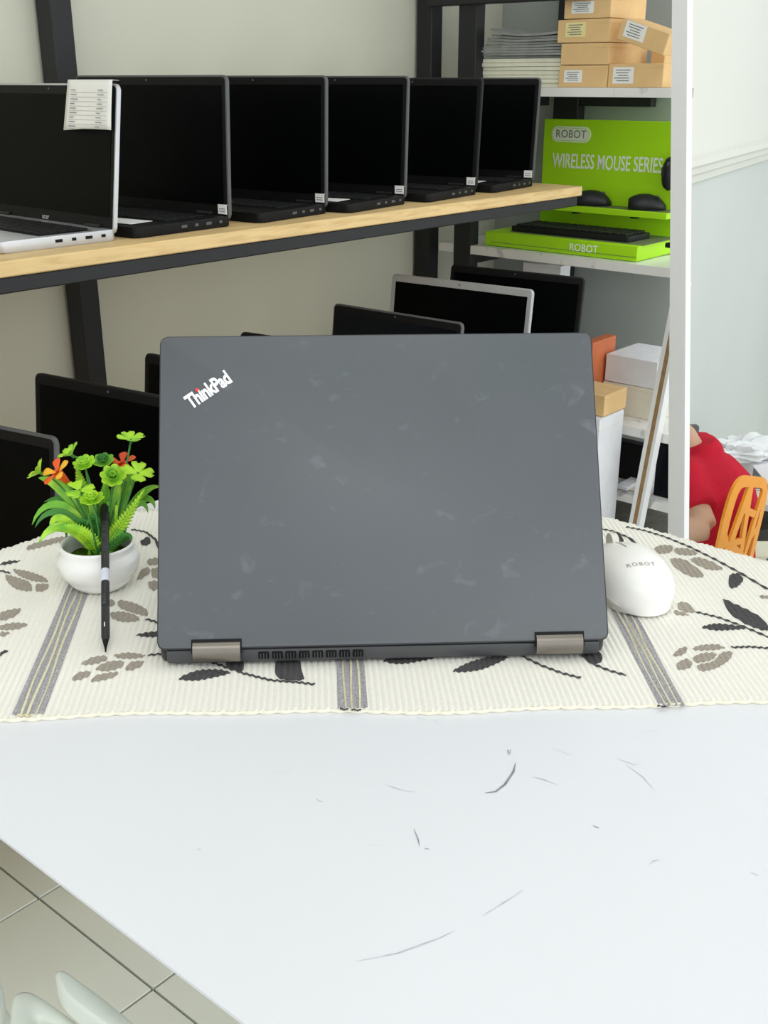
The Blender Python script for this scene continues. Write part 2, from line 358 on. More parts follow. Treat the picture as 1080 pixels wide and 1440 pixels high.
def shear(s): return .03*(1 if s > -.1 else 1.6)
def to_st(p):
    d = p-RO; t_ = d.dot(RB); sx = d.dot(RA); return sx+shear(sx)*t_, t_
def cloth_h(s_, t_): return .0016+.0005*math.cos(2*math.pi*(s_+.62)/RIB)+.0004*math.sin(s_*31)*math.sin(t_*26)
def cloth_pt(s_, t_, lift=0): return drape(RO+RA*(s_-shear(s_)*t_)+RB*t_, cloth_h(s_, t_)+lift)
def cloth_patch(polys, m, name, lift=.0009):
    """flat outlines woven into the cloth: cut along the ribs and laid over them"""
    b = B(); bm = b.bm
    for pts in polys:
        q = [to_st(p) for p in pts]; f = bm.faces.new([bm.verts.new((x, y, 0)) for x, y in q])
        s0, s1 = min(x for x, _ in q), max(x for x, _ in q); geom = [f]+list(f.verts)+list(f.edges)
        k = math.ceil((s0+.62)/(RIB/4))
        while -.62+k*RIB/4 < s1:
            r = bmesh.ops.bisect_plane(bm, geom=geom, plane_co=(-.62+k*RIB/4, 0, 0), plane_no=(1, 0, 0)); geom = r['geom']; k += 1
    for v in bm.verts: v.co = cloth_pt(v.co.x, v.co.y, lift)
    o = b.obj(name, m, runner, ang=180)
    return o
def motif(polys, m, name='leaf_motif'):
    out = []
    for pts in polys:
        for it in (0, 1):
            n = len(pts); q = []
            for i in range(n):
                (x0, y0), (x1, y1) = pts[i], pts[(i+1) % n]; q += [(x0*.80+x1*.20, y0*.80+y1*.20), (x0*.20+x1*.80, y0*.20+y1*.80)]
            pts = q
        out.append([on_z(x, y, TZ+.002) for x, y in pts])
    return cloth_patch(out, m, name)
def line_motif(pts, w, m='yarn_dark', name='stem_motif', lift=.0011):
    P = []
    for i in range(len(pts)-1):
        for k in range(4): P.append(tuple(pts[i][j]+(pts[i+1][j]-pts[i][j])*k/4 for j in (0, 1)))
    P.append(pts[-1]); Q = [on_z(x, y, TZ+.002) for x, y in P]; polys = []; L = []
    for i, p in enumerate(Q):
        d = Q[min(i+1, len(Q)-1)]-Q[max(i-1, 0)]; n = Vector((-d.y, d.x, 0)).normalized()*w/2; L.append((p+n, p-n))
    for (a, c), (d, e) in zip(L, L[1:]): polys.append([a, c, e, d])
    return cloth_patch(polys, m, name, lift)
def stripe(l, r):
    """four flecked bands with yellow yarn between; l, r: outer edge lines"""
    n = 26
    def pt(i, a):
        f = i/n; return Vector(l[0]).lerp(Vector(l[1]), f).lerp(Vector(r[0]).lerp(Vector(r[1]), f), a)
    wob = lambda i, k: .03*math.sin(i/n*17+k*2)
    for k in range(4):
        a0 = lambda i: k/4+(.035+wob(i, k) if k else 0); a1 = lambda i: (k+1)/4-(.035-wob(i, k+1) if k < 3 else 0)
        cloth_patch([[pt(i, a0(i)), pt(i, a1(i)), pt(i+1, a1(i+1)), pt(i+1, a0(i+1))] for i in range(n)], 'stripe', 'stripe_band')
        if k < 3: cloth_patch([[pt(i+d, (k+1)/4+wob(i+d, k+1)+q) for d, q in ((0, -.03), (0, .03), (1, .03), (1, -.03))] for i in range(n)], 'yarn_yellow', 'yellow_yarn', .001)
def ext(p, q, a, c):
    p, q = Vector(p), Vector(q); return [p+(q-p)*a, p+(q-p)*c]
stripe(ext((-.2379, .6040, 0), (-.2543, .8025, 0), 0, 1.6), ext((-.2179, .6055, 0), (-.2340, .7815, 0), 0, 1.8))
stripe(ext((-.0299, .6125, 0), (-.0400, .8, 0), 0, 1.8), ext((-.0105, .6125, 0), (-.0205, .8, 0), 0, 1.8))
stripe(ext((.1785, .6150, 0), (.1725, .7854, 0), 0, 1.7), ext((.1955, .6150, 0), (.1915, .7454, 0), 0, 2.1))
for polys in (
    [[(15, 800), (40, 804), (62, 812), (70, 820), (48, 819), (28, 812)], [(7, 808), (25, 813), (44, 820), (46, 834), (22, 830), (9, 818)], [(50, 822), (70, 822), (66, 832), (50, 834)]],
    [[(0, 862), (16, 858), (31, 856), (26, 866), (0, 876)], [(0, 880), (20, 876), (43, 878), (26, 886), (0, 887)], [(0, 889), (16, 890), (8, 895), (0, 896)]],
    [[(148, 846), (160, 843), (163, 852), (152, 854)], [(165, 843), (190, 848), (208, 858), (208, 868), (186, 862), (166, 855)], [(154, 862), (172, 860), (192, 865), (198, 874), (174, 876), (156, 870)]],
    [[(110, 936), (128, 925), (150, 922), (152, 929), (134, 935)], [(156, 923), (180, 918), (208, 923), (196, 927), (172, 928)], [(131, 942), (150, 931), (176, 930), (172, 940), (150, 946)], [(100, 957), (108, 946), (130, 944), (124, 953), (108, 958)], [(126, 960), (134, 950), (168, 945), (164, 953), (140, 959)], [(175, 943), (182, 932), (204, 930), (200, 938), (184, 945)]],
    [[(206, 788), (222, 784), (228, 790), (226, 794), (208, 796)], [(200, 800), (210, 798), (212, 806), (194, 817), (192, 814)], [(212, 800), (226, 798), (228, 812), (214, 814)], [(208, 818), (222, 816), (226, 826), (216, 832), (209, 826)]],
    [[(40, 766), (90, 753), (92, 760), (36, 776)], [(92, 752), (110, 756), (104, 764), (80, 766)]],
    [[(918, 772), (930, 767), (948, 768), (944, 778), (926, 780)], [(946, 771), (970, 772), (984, 780), (968, 782), (950, 780)], [(940, 785), (962, 786), (982, 800), (992, 812), (972, 812), (950, 800)], [(980, 783), (1004, 791), (1020, 802), (994, 802), (968, 788)]],
    [[(952, 848), (962, 846), (972, 852), (980, 862), (966, 862), (954, 858)], [(946, 858), (960, 861), (972, 866), (950, 866)]],
    [[(944, 923), (956, 912), (968, 910), (964, 920), (954, 924)], [(972, 913), (985, 908), (1010, 907), (1022, 913), (1000, 916), (978, 916)], [(950, 934), (966, 926), (974, 932), (972, 940), (954, 944)], [(972, 926), (988, 919), (1010, 919), (1002, 930), (978, 934)], [(978, 936), (1004, 932), (1014, 918), (1032, 917), (1026, 930), (1006, 942), (984, 946)]],
    [[(1066, 838), (1080, 838), (1080, 843), (1070, 842)]],
): motif(polys, 'yarn_grey')
for polys in (
    [[(0, 793), (12, 789), (32, 789), (18, 793), (0, 796)]],
    [[(0, 916), (14, 914), (4, 921), (0, 924)]],
    [[(188, 894), (206, 890), (228, 888), (228, 897), (204, 897)]],
    [[(196, 762), (210, 754), (213, 766), (201, 769)]],
    [[(248, 957), (260, 950), (280, 943), (310, 942), (328, 947), (304, 953), (276, 959)]],
    [[(318, 926), (344, 926), (342, 948), (318, 940)]],
    [[(388, 926), (422, 926), (424, 944), (430, 958), (392, 956), (386, 946)]],
    [[(534, 930), (560, 924), (620, 924), (600, 930), (560, 936)]],
    [[(633, 946), (660, 932), (690, 924), (718, 924), (704, 932), (676, 944), (650, 947)]],
    [[(814, 918), (846, 916), (848, 928), (840, 935), (828, 928)]],
    [[(855, 750), (870, 750), (879, 763), (866, 770), (858, 767)]],
    [[(877, 770), (888, 769), (891, 774), (880, 774)]],
    [[(1026, 808), (1038, 806), (1047, 816), (1036, 827), (1026, 828), (1024, 818)]],
    [[(1014, 840), (1030, 848), (1060, 862), (1080, 877), (1080, 890), (1050, 880), (1026, 864)]],
    [[(983, 883), (1006, 877), (1034, 880), (1052, 885), (1030, 887), (1004, 888)]],
): motif(polys, 'yarn_dark')
for pts in ([(290, 930), (308, 936), (340, 947), (380, 957), (420, 960), (443, 963)], [(735, 924), (760, 936), (790, 947), (817, 954)], [(818, 922), (834, 934), (856, 943), (880, 950)],
            [(185, 745), (205, 749), (219, 760), (226, 778), (228, 784)], [(205, 871), (228, 878)], [(208, 923), (228, 921)], [(0, 803), (14, 807)],
            [(843, 744), (862, 748), (884, 757), (905, 774)], [(880, 742), (905, 747), (935, 756), (970, 770), (1005, 787), (1040, 806), (1080, 830)], [(978, 861), (1010, 869), (1045, 882), (1080, 897)], [(1028, 912), (1055, 911), (1080, 913)]):
    line_motif(pts, .0024)
for x0, y0, x1, y1 in ((478, 999, 490, 1000), (494, 1000, 508, 1001), (924, 995, 937, 996), (24, 1008, 46, 1008)):
    line_motif([(x0, y0), (x1, y1)], .002, 'yarn_yellow' if x0 in (24,) else 'yarn_dark', 'loose_thread', .0016)

# ------------------------------------------------------------------ the main laptop, seen from behind
A0, A1 = on_z(231, 922, TZ+.012), on_z(846, 908, TZ+.012)
LW = .3125; mid = (A0+A1)/2; yaw = math.atan2(A1.y-A0.y, A1.x-A0.x)
lp = thing('laptop', (mid.x, mid.y, TZ+.0028), yaw, 'scuffed dark grey laptop seen from behind, lid half open, on the patterned runner', 'laptop')
BD = .222
lbase = B().slab((0, BD/2+.004, .007), (LW, BD, .0125), .01, bev=.002).obj('base', 'lid_rim', lp)
B().box((0, BD/2+.02, .0135), (LW-.03, .10, .0008)).obj('keyboard_well', 'black', lbase)
b = B()
for r in range(5):
    for k in range(14): b.box((-.13+k*.02, .055+r*.019, .0148), (.017, .016, .0018), .0004, seg=1)
o = b.obj('keys', 'key', lbase); o['kind'] = 'stuff'
B().box((0, .185, .0134), (.1, .055, .0006)).obj('touchpad', 'black_soft', lbase)
# rear edge strip with its vents
b = B(); b.box((0, .003, .0075), (LW-.012, .006, .010), .0015); redge = b.obj('rear_edge', 'rear_grey', lp)
for k in range(8):
    x = -.0800+k*.0093-.0037
    B().box((x, .0000, .0078), (.0074, .0022, .0056), .0006, seg=1).obj('vent', 'black', redge)
    b = B()
    for q in (-1, 0, 1): b.box((x+q*.002, -.0013, .0078), (.0004, .0006, .004))
    b.obj('vent_fin', 'lid_edge', redge)
# lid: measured from its four corners
HL = .2235; top = at_depth(531, 487, 1540*LW/605.5)
hv = Vector((mid.x, mid.y, TZ+.014)); lean = math.atan2((top-hv).y, (top-hv).z)
LR = Matrix.Rotation(-lean, 3, 'X')
def lid_slab(d, z, m, name, r, inset=0, bev=0, yc=0, par=None):
    # lid-local: x across, y up the lid, z thickness toward the viewer is -local normal
    b = B(); b.slab((0, 0, 0), (LW-2*inset, HL-2*inset, d), r, bev=bev)
    mx = Matrix.Translation((0, .0015, .0115)) @ LR.to_4x4() @ Matrix.Rotation(math.pi/2, 4, 'X') @ Matrix.Translation((0, HL/2+.001+yc, z))
    bmesh.ops.transform(b.bm, matrix=mx, verts=b.bm.verts); return b.obj(name, m, par or lp)
lidf = lid_slab(.0055, .001, 'lid_rim', 'lid_frame', .0048, bev=.0012)
lid_slab(.0016, .0040, 'lid', 'lid_cover', .0042, inset=.0009, bev=.0006, par=lidf)
lid_slab(.0006, -.0021, 'screen', 'screen', .004, inset=.008, par=lidf)
def on_lid(x, y, h): return (Matrix.Translation((0, .0015, .0115)) @ LR.to_4x4() @ Matrix.Rotation(math.pi/2, 4, 'X') @ Matrix.Translation((x, y, .0048+h)))
pm = on_lid(0, 0, 0)
# the logo lettering on the lid's corner
mpx = LW/608
def lidxy(x, y): return (x-531)*mpx, .003+(918-y)*HL/432
lx, ly = lidxy(295, 568)
b = text_bm('ThinkPad', .0146, sx=.68, spacing=.95, bold=.00050, ext=.0003)
bmesh.ops.transform(b.bm, matrix=on_lid(lx, ly, .0003) @ Matrix.Rotation(math.radians(34.5), 4, 'Z'), verts=b.bm.verts); b.obj('logo_lettering', 'logo', lidf, flat=True)
lx, ly = lidxy(279.0, 567.5)
b = B(); b.lathe([(0, .0009), (.0011, .0008), (.0014, .0002), (.0014, -.0004)], 16); bmesh.ops.transform(b.bm, matrix=on_lid(lx, ly, .0002), verts=b.bm.verts); b.obj('logo_dot', 'logo_red', lidf)
# hinges and the notches they sit in
for x in ((306-531)*mpx*1.0, (771-531)*mpx*.985):
    b = B(); b.box((0, .0025, 0), (.0345, .0100, .0026)); bmesh.ops.transform(b.bm, matrix=on_lid(x, 0, -.0009), verts=b.bm.verts); b.obj('hinge_notch', 'black', lidf)
    b = B(); pr = []
    for k in range(9):
        a = math.radians(205-k*155/8); pr.append((-.0035+.0065*math.cos(a)*.75+.0035, .0072+.0068*math.sin(a)))
    P = [(.004, -.0004)]+[(q[0], q[1]) for q in [(-.0042, -.0004), (-.0052, .004), (-.0044, .0085), (-.0022, .0118), (.001, .0130)]]+[(.006, .0115)]
    b.prism([(x-.0162, q[0], q[1]+.0062) for q in P], (.0324, 0, 0)); b.obj('hinge', 'hinge', lp, ang=50)

# ------------------------------------------------------------------ stylus pen leaning on the flower pot
POT = on_z(143, 826, TZ); POT.z = TZ+.0030
pb = on_z(148.5, 917, TZ+.004); r0 = .00305
cx_ = on_plane(148, 776, (0, POT.y-.026, 0), Vector((0, 1, 0))).x; contact = Vector((cx_, POT.y-math.sqrt(.0291**2-(cx_-POT.x)**2), POT.z+.0374+r0))       # it rests on the pot's rim
pdir = (contact-pb).normalized(); plen = .10
def pix_y(p): d = p-EYE; return 720-FPX*(d.y*SP+d.z*CP)/(d.y*CP-d.z*SP)
while pix_y(pb+pdir*plen) > 711 and plen < .16: plen += .001
pen = thing('stylus_pen', pb, 0, 'slim black stylus pen leaning upright against the white flower pot', 'pen')
pq = Vector((0, 0, 1)).rotation_difference(pdir).to_matrix()
def pen_part(prof, name, m, n=20):
    b = B().lathe(prof, n); bmesh.ops.transform(b.bm, matrix=pq.to_4x4(), verts=b.bm.verts); return b.obj(name, m, pen)
L = plen
fz = lambda f: L*f
pen_part([(0, .0100), (.0022, .0102), (r0, .0135), (r0, fz(.278)), (0, fz(.278)+.0001)], 'lower_barrel', 'pen')
pen_part([(0, 0), (.0005, .0002), (.0008, .0034), (.0022, .0103)], 'tip', 'black')
pen_part([(0, fz(.279)), (r0*.97, fz(.279)+.0002), (r0*.97, fz(.285)), (r0, fz(.286)), (r0, fz(.865)), (0, fz(.866))], 'barrel', 'pen')
pen_part([(r0*.99, fz(.445)-.0002), (r0*1.03, fz(.445)), (r0*1.03, fz(.525)), (r0*.99, fz(.525)+.0002)], 'label', 'pen_label')
pen_part([(0, fz(.866)), (r0, fz(.867)), (r0*1.08, fz(.88)), (r0*1.08, fz(.975)), (r0*.9, fz(.995)), (0, L)], 'cap', 'black_soft')
b = B(); b.box((.0002, -r0-.00005, fz(.155)), (.0007, .0004, .0042), .0002, seg=1)
bmesh.ops.transform(b.bm, matrix=pq.to_4x4(), verts=b.bm.verts); b.obj('button_mark', 'paper', pen)
b = B()
for f, x, wd in ((.29, 0, .003), (.30, 0, .0032), (.31, .0003, .003), (.325, 0, .0015), (.335, -.0003, .002), (.35, 0, .0018), (.60, .0006, .0012), (.615, .0002, .0014), (.65, 0, .002), (.67, .0003, .003), (.69, 0, .0022), (.75, .0002, .003), (.765, 0, .0026), (.80, 0, .003), (.82, .0002, .0026)):
    b.box((x, -r0*.985, fz(f)), (wd*.7, .0003, .0005))
bmesh.ops.transform(b.bm, matrix=pq.to_4x4(), verts=b.bm.verts); o = b.obj('printing', 'pen_print', pen); o['kind'] = 'stuff'

# ------------------------------------------------------------------ potted artificial plant
PZ = (POT-EYE).dot(Vector((0, CP, -SP)))
plant = thing('potted_plant', POT, 0, 'small artificial plant with orange flowers in a white ceramic pot on the cloth', 'plant')
s = .0325
B().lathe([(r_, z_*.90) for r_, z_ in [(0, .0008), (.018, .0), (.0205, .0012), (.0245, .0055), (.0258, .0085), (.0262, .0098), (.0290, .0130), (.0316, .0190), (.0326, .0245), (.0318, .0290), (.0296, .0330), (.0286, .0350), (.0289, .0385), (.0288, .0405), (.0278, .0412), (.0266, .0402), (.0262, .037), (.0280, .031), (.0290, .024), (.0280, .018), (0, .017)]], 56).obj('pot', 'ceramic', plant, ang=70)
b = B(); n = 40; rows = [[((r*.0275/10)*math.cos(2*math.pi*k/n), (r*.0275/10)*math.sin(2*math.pi*k/n), .0225+.0035*(1-(r/10)**2)+random.uniform(-.0006, .0006)) for k in range(n)] for r in range(0, 11)]
b.grid(rows, True); b.obj('moss', 'moss', plant)
def pp(x, y, d=0): return at_depth(x, y, PZ+d)-POT
def bez(p, n=10):
    p = [Vector(q) for q in p]; out = []
    for i in range(n+1):
        t = i/n; q = p[:]
        while len(q) > 1: q = [q[k].lerp(q[k+1], t) for k in range(len(q)-1)]
        out.append(q[0])
    return out
def strap(path, wd, m, name='leaf', fold=.25, parent=None, up=None):
    P = bez(path, 12); rows = []; N = len(P)-1
    for i, p in enumerate(P):
        t = (P[min(i+1, N)]-P[max(i-1, 0)]).normalized(); v = up or Vector((.2, -1, .5)); sd = t.cross(v).normalized(); nm = sd.cross(t)
        f = i/N; w = wd*(.35+.65*math.sin(min(1, f*1.6)*math.pi/2))*(1-max(0, f-.55)/.45)**.7 if f < 1 else wd*.03
        rows.append([p-sd*w, p-sd*w*.5-nm*w*fold*.7, p-nm*w*fold, p+sd*w*.5-nm*w*fold*.7, p+sd*w])
    b = B(); b.grid(rows); return b.obj(name, m, parent or plant, ang=180, solid=.0005)
def stem(path, r=.0008, m='stem', parent=None, name='stem'):
    return B().tube(bez(path, 9), r, 7).obj(name, m, parent or plant, ang=180)
base = Vector((0, 0, .0245))
# strap leaves spraying from both sides
for path, wd, m in (
    ([base, pp(118, 700, .0), pp(75, 672, -.004), pp(54, 672, -.006)], .0055, 'leaf'),
    ([base, pp(112, 700, -.01), pp(62, 690, -.015), pp(45, 738, -.018)], .0036, 'leaf'),
    ([base, pp(115, 720, -.012), pp(68, 700, -.02), pp(49, 742, -.024)], .0034, 'leaf_dark'),
    ([base, pp(100, 725, -.018), pp(68, 712, -.024), pp(72, 750, -.026)], .0036, 'leaf_lime'),
    ([base, pp(110, 735, -.02), pp(72, 726, -.026), pp(54, 765, -.030)], .0042, 'leaf'),
    ([base, pp(118, 735, .005), pp(92, 725, .006), pp(93, 757, .002)], .0036, 'leaf_dark'),
    ([base, pp(128, 710, .004), pp(92, 690, .004), pp(62, 706, .004)], .0034, 'leaf_dark'),
    ([base, pp(190, 700, .01), pp(205, 680, .012), pp(226, 685, .012)], .0036, 'leaf'),
    ([base, pp(185, 690, .014), pp(215, 690, .016), pp(218, 715, .016)], .0036, 'leaf'),
    ([base, pp(180, 700, .006), pp(204, 695, .006), pp(208, 721, .004)], .0034, 'leaf'),
    ([base, pp(150, 700, .012), pp(160, 680, .016), pp(178, 690, .018)], .0050, 'leaf_dark'),
    ([base, pp(178, 705, .008), pp(180, 672, .012), pp(186, 656, .012)], .0048, 'leaf'),
    ([base, pp(140, 720, -.004), pp(128, 690, -.008), pp(110, 684, -.012)], .0042, 'leaf_dark'),
    ([base, pp(160, 720, 0), pp(166, 690, -.004), pp(168, 668, -.006)], .0040, 'leaf'),
    ([base, pp(126, 705, -.01), pp(132, 690, -.014), pp(126, 712, -.018)], .0032, 'leaf'),
): strap(path, wd, m)
# fern fronds
def frond(path, wd, m, n=11):
    P = bez(path, n*2); b = B(); b.tube(P, .0005, 5)
    for i in range(3, len(P)-1):
        p = P[i]; t = (P[i+1]-P[i-1]).normalized(); v = Vector((.1, -1, .3)); sd = t.cross(v).normalized()
        w = wd*math.sin(min(1, (len(P)-i)/len(P)*1.25)*math.pi/2)
        for sg in (-1, 1):
            d = (sd*sg+t*.55).normalized(); e = p+d*w; q = t*.0016
            b.poly([p-q, p+d*w*.55-q*1.1, e, p+d*w*.55+q*1.1, p+q])
    return b.obj('fern_frond', m, plant, ang=20, solid=.0003)
frond([base, pp(155, 760, -.012), pp(175, 735, -.014), pp(203, 688, -.018)], .0085, 'leaf_lime')
frond([base, pp(165, 765, .0), pp(172, 740, -.006), pp(186, 712, -.010)], .0062, 'leaf_dark')
frond([base, pp(130, 755, -.018), pp(105, 735, -.022), pp(74, 745, -.026)], .0085, 'leaf_lime')
frond([base, pp(132, 740, -.01), pp(120, 725, -.014), pp(98, 740, -.016)], .006, 'leaf_dark')
frond([base, pp(146, 720, .0), pp(149, 700, -.004), pp(148, 676, -.006)], .0085, 'leaf')
frond([base, pp(130, 700, .004), pp(112, 690, 0), pp(108, 652, -.004)], .0085, 'leaf_lime')
frond([base, pp(168, 760, -.012), pp(180, 745, -.014), pp(185, 758, -.016)], .0048, 'leaf_dark', 8)
frond([base, pp(140, 740, -.012), pp(136, 715, -.016), pp(122, 738, -.02)], .006, 'leaf_dark')
# clover-like sprigs
def frame_of(d):
    d = Vector(d).normalized(); return Vector((0, 0, 1)).rotation_difference(d).to_matrix()
def petal(par, c, fr, az, ln, wd, tilt, m, notch=.0, name='petal', curl=.3):
    rows = []
    rot = fr @ Matrix.Rotation(az, 3, 'Z') @ Matrix.Rotation(-tilt, 3, 'Y')
    for i in range(7):
        f = i/6; w = wd*(.10+.90*min(1, f*1.35)**.9)*(1 if f < .7 else math.sqrt(max(.02, 1-((f-.7)/.3)**2*.9)))
        row = []
        for q in (-1, -.5, 0, .5, 1):
            x = f*ln-(notch*ln*(1-abs(q)) if i == 6 else 0); row.append(Vector(c)+rot @ Vector((x, q*w, ln*curl*f*f*(-.5)+.18*w*q*q)))
        rows.append(row)
    b = B(); b.grid(rows); return b.obj(name, m, par, ang=180, solid=.0004)
def clover(c, d, n, ln, wd, tilt, m, root, az0=0):
    c = Vector(c); st = stem(root+[c], .0008)
    fl = B().tube([c-Vector(d).normalized()*.003, c, c+Vector(d).normalized()*.0012], [.0008, .0014, .0006], 7).obj('clover_head', 'stem', plant, ang=180)
    fr = frame_of(d)
    for k in range(n): petal(fl, c, fr, az0+2*math.pi*k/n, ln, wd, tilt, m, .22)
clover(pp(184, 619, .0), (.1, -.05, 1), 4, .0118, .0060, .42, 'leaf_lime', [base, pp(168, 700), pp(178, 660)], .5)
clover(pp(101, 640, -.004), (-.55, -.1, .85), 4, .0112, .0056, .65, 'leaf_lime', [base, pp(135, 700), pp(125, 645)], .3)
clover(pp(57, 665, -.008), (-.7, -.1, .6), 3, .0118, .0052, .65, 'leaf_lime', [base, pp(120, 720), pp(80, 668)], .9)
clover(pp(194, 666, -.010), (.3, -.3, .9), 4, .0128, .0064, .30, 'leaf_lime', [base, pp(176, 740, -.006), pp(180, 690, -.01)], .2)
clover(pp(112, 690, -.022), (.1, -.3, .9), 3, .0120, .0066, .25, 'leaf_lime', [base, pp(132, 760, -.02), pp(125, 710, -.02)], .1)
# rosettes
def rosette(c, d, R0, m1, m2, root):
    c = Vector(c); stem(root+[c], .0009, 'stem')
    fl = B().lathe([(0, -.002), (.0022, 0), (.001, .002), (0, .003)], 10, c).obj('rosette_head', m1, plant); fr = frame_of(d)
    for ring, (k, t, l, m) in enumerate(((8, .25, 1.0, m1), (7, .75, .8, m2), (5, 1.15, .6, m2))):
        for q in range(k): petal(fl, c+fr @ Vector((0, 0, .0006*ring)), fr, 2*math.pi*(q+.5*ring)/k, R0*l, R0*.30, t, m, 0, 'petal', -.35)
rosette(pp(160, 672, -.016), (.1, -.65, .75), .0112, 'leaf_lime', 'leaf', [base, pp(152, 740, -.008), pp(156, 700, -.012)])
rosette(pp(130, 706, -.024), (0, -.25, .95), .0108, 'leaf_lime', 'leaf_lime', [base, pp(142, 760, -.014), pp(138, 730, -.02)])
rosette(pp(120, 655, -.004), (-.1, -.4, .9), .0100, 'leaf_lime', 'leaf', [base, pp(135, 740), pp(126, 690)])
rosette(pp(146, 652, .004), (0, -.3, .9), .0100, 'leaf', 'leaf_dark', [base, pp(145, 740), pp(147, 690)])
# trumpet flowers
def trumpet(c, d, m1, m2, root, sc=1):
    c = Vector(c); fr = frame_of(d); stem(root+[c-Vector(d).normalized()*.012*sc], .001)
    b = B(); rows = []
    for i in range(7):
        f = i/6; r = (.0012+.0030*f**.8)*sc
        rows.append([c+fr @ Vector((r*math.cos(2*math.pi*k/12), r*math.sin(2*math.pi*k/12), (-.012+.015*f)*sc)) for k in range(12)])
    b.grid(rows, True); fl = b.obj('flower', m1, plant, ang=180, solid=.0004)
    for k in range(5): petal(fl, c+fr @ Vector((.002*math.cos(2*math.pi*k/5)*sc, .002*math.sin(2*math.pi*k/5)*sc, .002*sc)), fr, 2*math.pi*k/5+.3, .0112*sc, .0040*sc, .5, m2 if k % 2 == 0 else m1, 0, 'petal', .5)
trumpet(pp(83, 667, -.014), (-.45, -.45, .75), 'petal_orange', 'petal_yellow', [base, pp(125, 730, -.008), pp(105, 700, -.012)])
trumpet(pp(172, 655, .006), (-.15, -.3, .95), 'petal_red', 'petal_orange', [base, pp(170, 730, .004), pp(174, 690, .006)], .95)
for x, y in ((131, 765), (162, 770), (150, 765)): stem([base+Vector(((x-146)*.0005, 0, -.001)), pp(x, y-20, -.004), pp(x+2, y-60, -.006)], .0016, 'leaf')

# ------------------------------------------------------------------ white mouse
mp = on_z(903, 868, TZ+.003); m0 = Vector((mp.x, mp.y, 0))
ms = thing('computer_mouse', (mp.x-.004, mp.y+.0475, TZ+.0030), math.radians(15), 'white wireless mouse with grey lettering on the runner, right of the dark grey laptop', 'mouse')
b = B(); rows = []; ML = .1
for i in range(33):
    a = -math.cos(math.pi*i/32)*.9995; y = .05*a; f = (a+1)/2
    pl = (1-abs(a)**2.5)**.5; wB = .0318*pl*(1-.05*f); h = .003+.0335*max(0, 1-abs(a*.97+.06)**2.3)**.62*(1-.06*f)
    cl = .10+.62*f; ins = (.25+.45*math.sin(f*math.pi))*f**.7; row = [(-wB*(.90-ins*.3), y, .0012), (-wB*(.98-ins*.5), y, h*cl*.35+.001), (-wB*(.98-ins*.35), y, h*cl*.75+.001)]
    for k in range(15):
        t = math.pi*(1-k/14); cx = math.cos(t); sy = max(0, math.sin(t)); bz = h*(cl+( .34-cl)*k/14)
        row.append((wB*math.copysign(abs(cx)**.82, cx), y, bz+.001+(h-bz)*sy**.85))
    row += [(wB*.985, y, h*.12+.001), (wB*.93, y, .0012)]
    rows.append(row)
V = b.grid(rows); b.bm.faces.new([r[0] for r in V]+[r[-1] for r in V][::-1]); b.bm.faces.new(V[0]); b.bm.faces.new(V[-1])
bmesh.ops.recalc_face_normals(b.bm, faces=b.bm.faces); bvh = BVHTree.FromBMesh(b.bm)
mo = b.obj('shell', 'mouse_white', ms, ang=48)
def onto(bm_, o, d, lift):
    for v in bm_.verts:
        h = bvh.ray_cast(v.co, d)
        if h[0]: v.co = h[0]+h[1]*lift
t_ = text_bm('ROBOT', .0054, sx=1.1, spacing=1.25, ext=0, bold=-.00002)
bmesh.ops.transform(t_.bm, matrix=Matrix.Translation((-.0015, -.0255, .08)) @ Matrix.Rotation(math.radians(-6), 4, 'Z'), verts=t_.bm.verts)
bmesh.ops.subdivide_edges(t_.bm, edges=t_.bm.edges, cuts=1)
onto(t_.bm, None, Vector((0, 0, -1)), .0003); t_.obj('lettering', 'mouse_print', ms, flat=True)
b = B(); b.grid([[(-.0005, y, .08), (.0005, y, .08)] for y in [.002+.0035*k for k in range(13)]]); onto(b.bm, None, Vector((0, 0, -1)), .00025); b.obj('button_seam', 'mouse_print', ms)
b = B(); b.tube([(-.0028, .026, .0318), (.0028, .026, .0318)], .0065, 16); b.obj('scroll_wheel', 'mouse_side', ms)
b = B(); b.slab((0, 0, .001), (.05, .086, .002), .02); b.obj('sole', 'mouse_side', ms)

# ------------------------------------------------------------------ wooden shelf on a black steel frame
SZ = CAMZ-.235
rack = thing('wall_shelf_rack', R(1.2, 1.7, 0), TH, 'black steel rack with a pale wooden shelf, carrying the row of open laptops', 'shelf')
def rk(u0, u1, w0, w1, z0, z1, name, m, bev=.002, par=None, o=(1.2, 1.7)):
    return B().box(((u0+u1)/2-o[0], (w0+w1)/2-o[1], (z0+z1)/2), (u1-u0, w1-w0, z1-z0), bev, seg=1).obj(name, m, par or rack)
SF = 1.41; LS = CAMZ-.70
rk(-.6, 2.375, SF, 1.99, SZ-.0225, SZ, 'shelf_board', 'wood')
rk(-.6, 2.36, SF+.003, SF+.035, SZ-.0455, SZ-.0225, 'front_rail', 'steel')
rk(-.6, 2.50, 1.945, 1.985, SZ-.047, SZ-.0225, 'back_rail', 'steel')
for u in (1.306, 2.457):
    rk(u, u+.047, 1.942, 1.992, 0, 2.2, 'post', 'steel')
for u in (-.2, .56, 1.31, 2.28): rk(u, u+.035, SF+.03, 1.95, SZ-.047, SZ-.0225, 'bracket', 'steel')
def low_prism(pts, z0, z1, name, m): b = B(); b.prism([(u-1.2, w-1.7, z0) for u, w in pts], (0, 0, z1-z0)); return b.obj(name, m, rack, flat=True)
low_prism([(-.6, 1.10), (1.68, 1.10), (2.19, 1.275), (2.19, 1.99), (-.6, 1.99)], LS-.022, LS, 'shelf_board', 'wood')
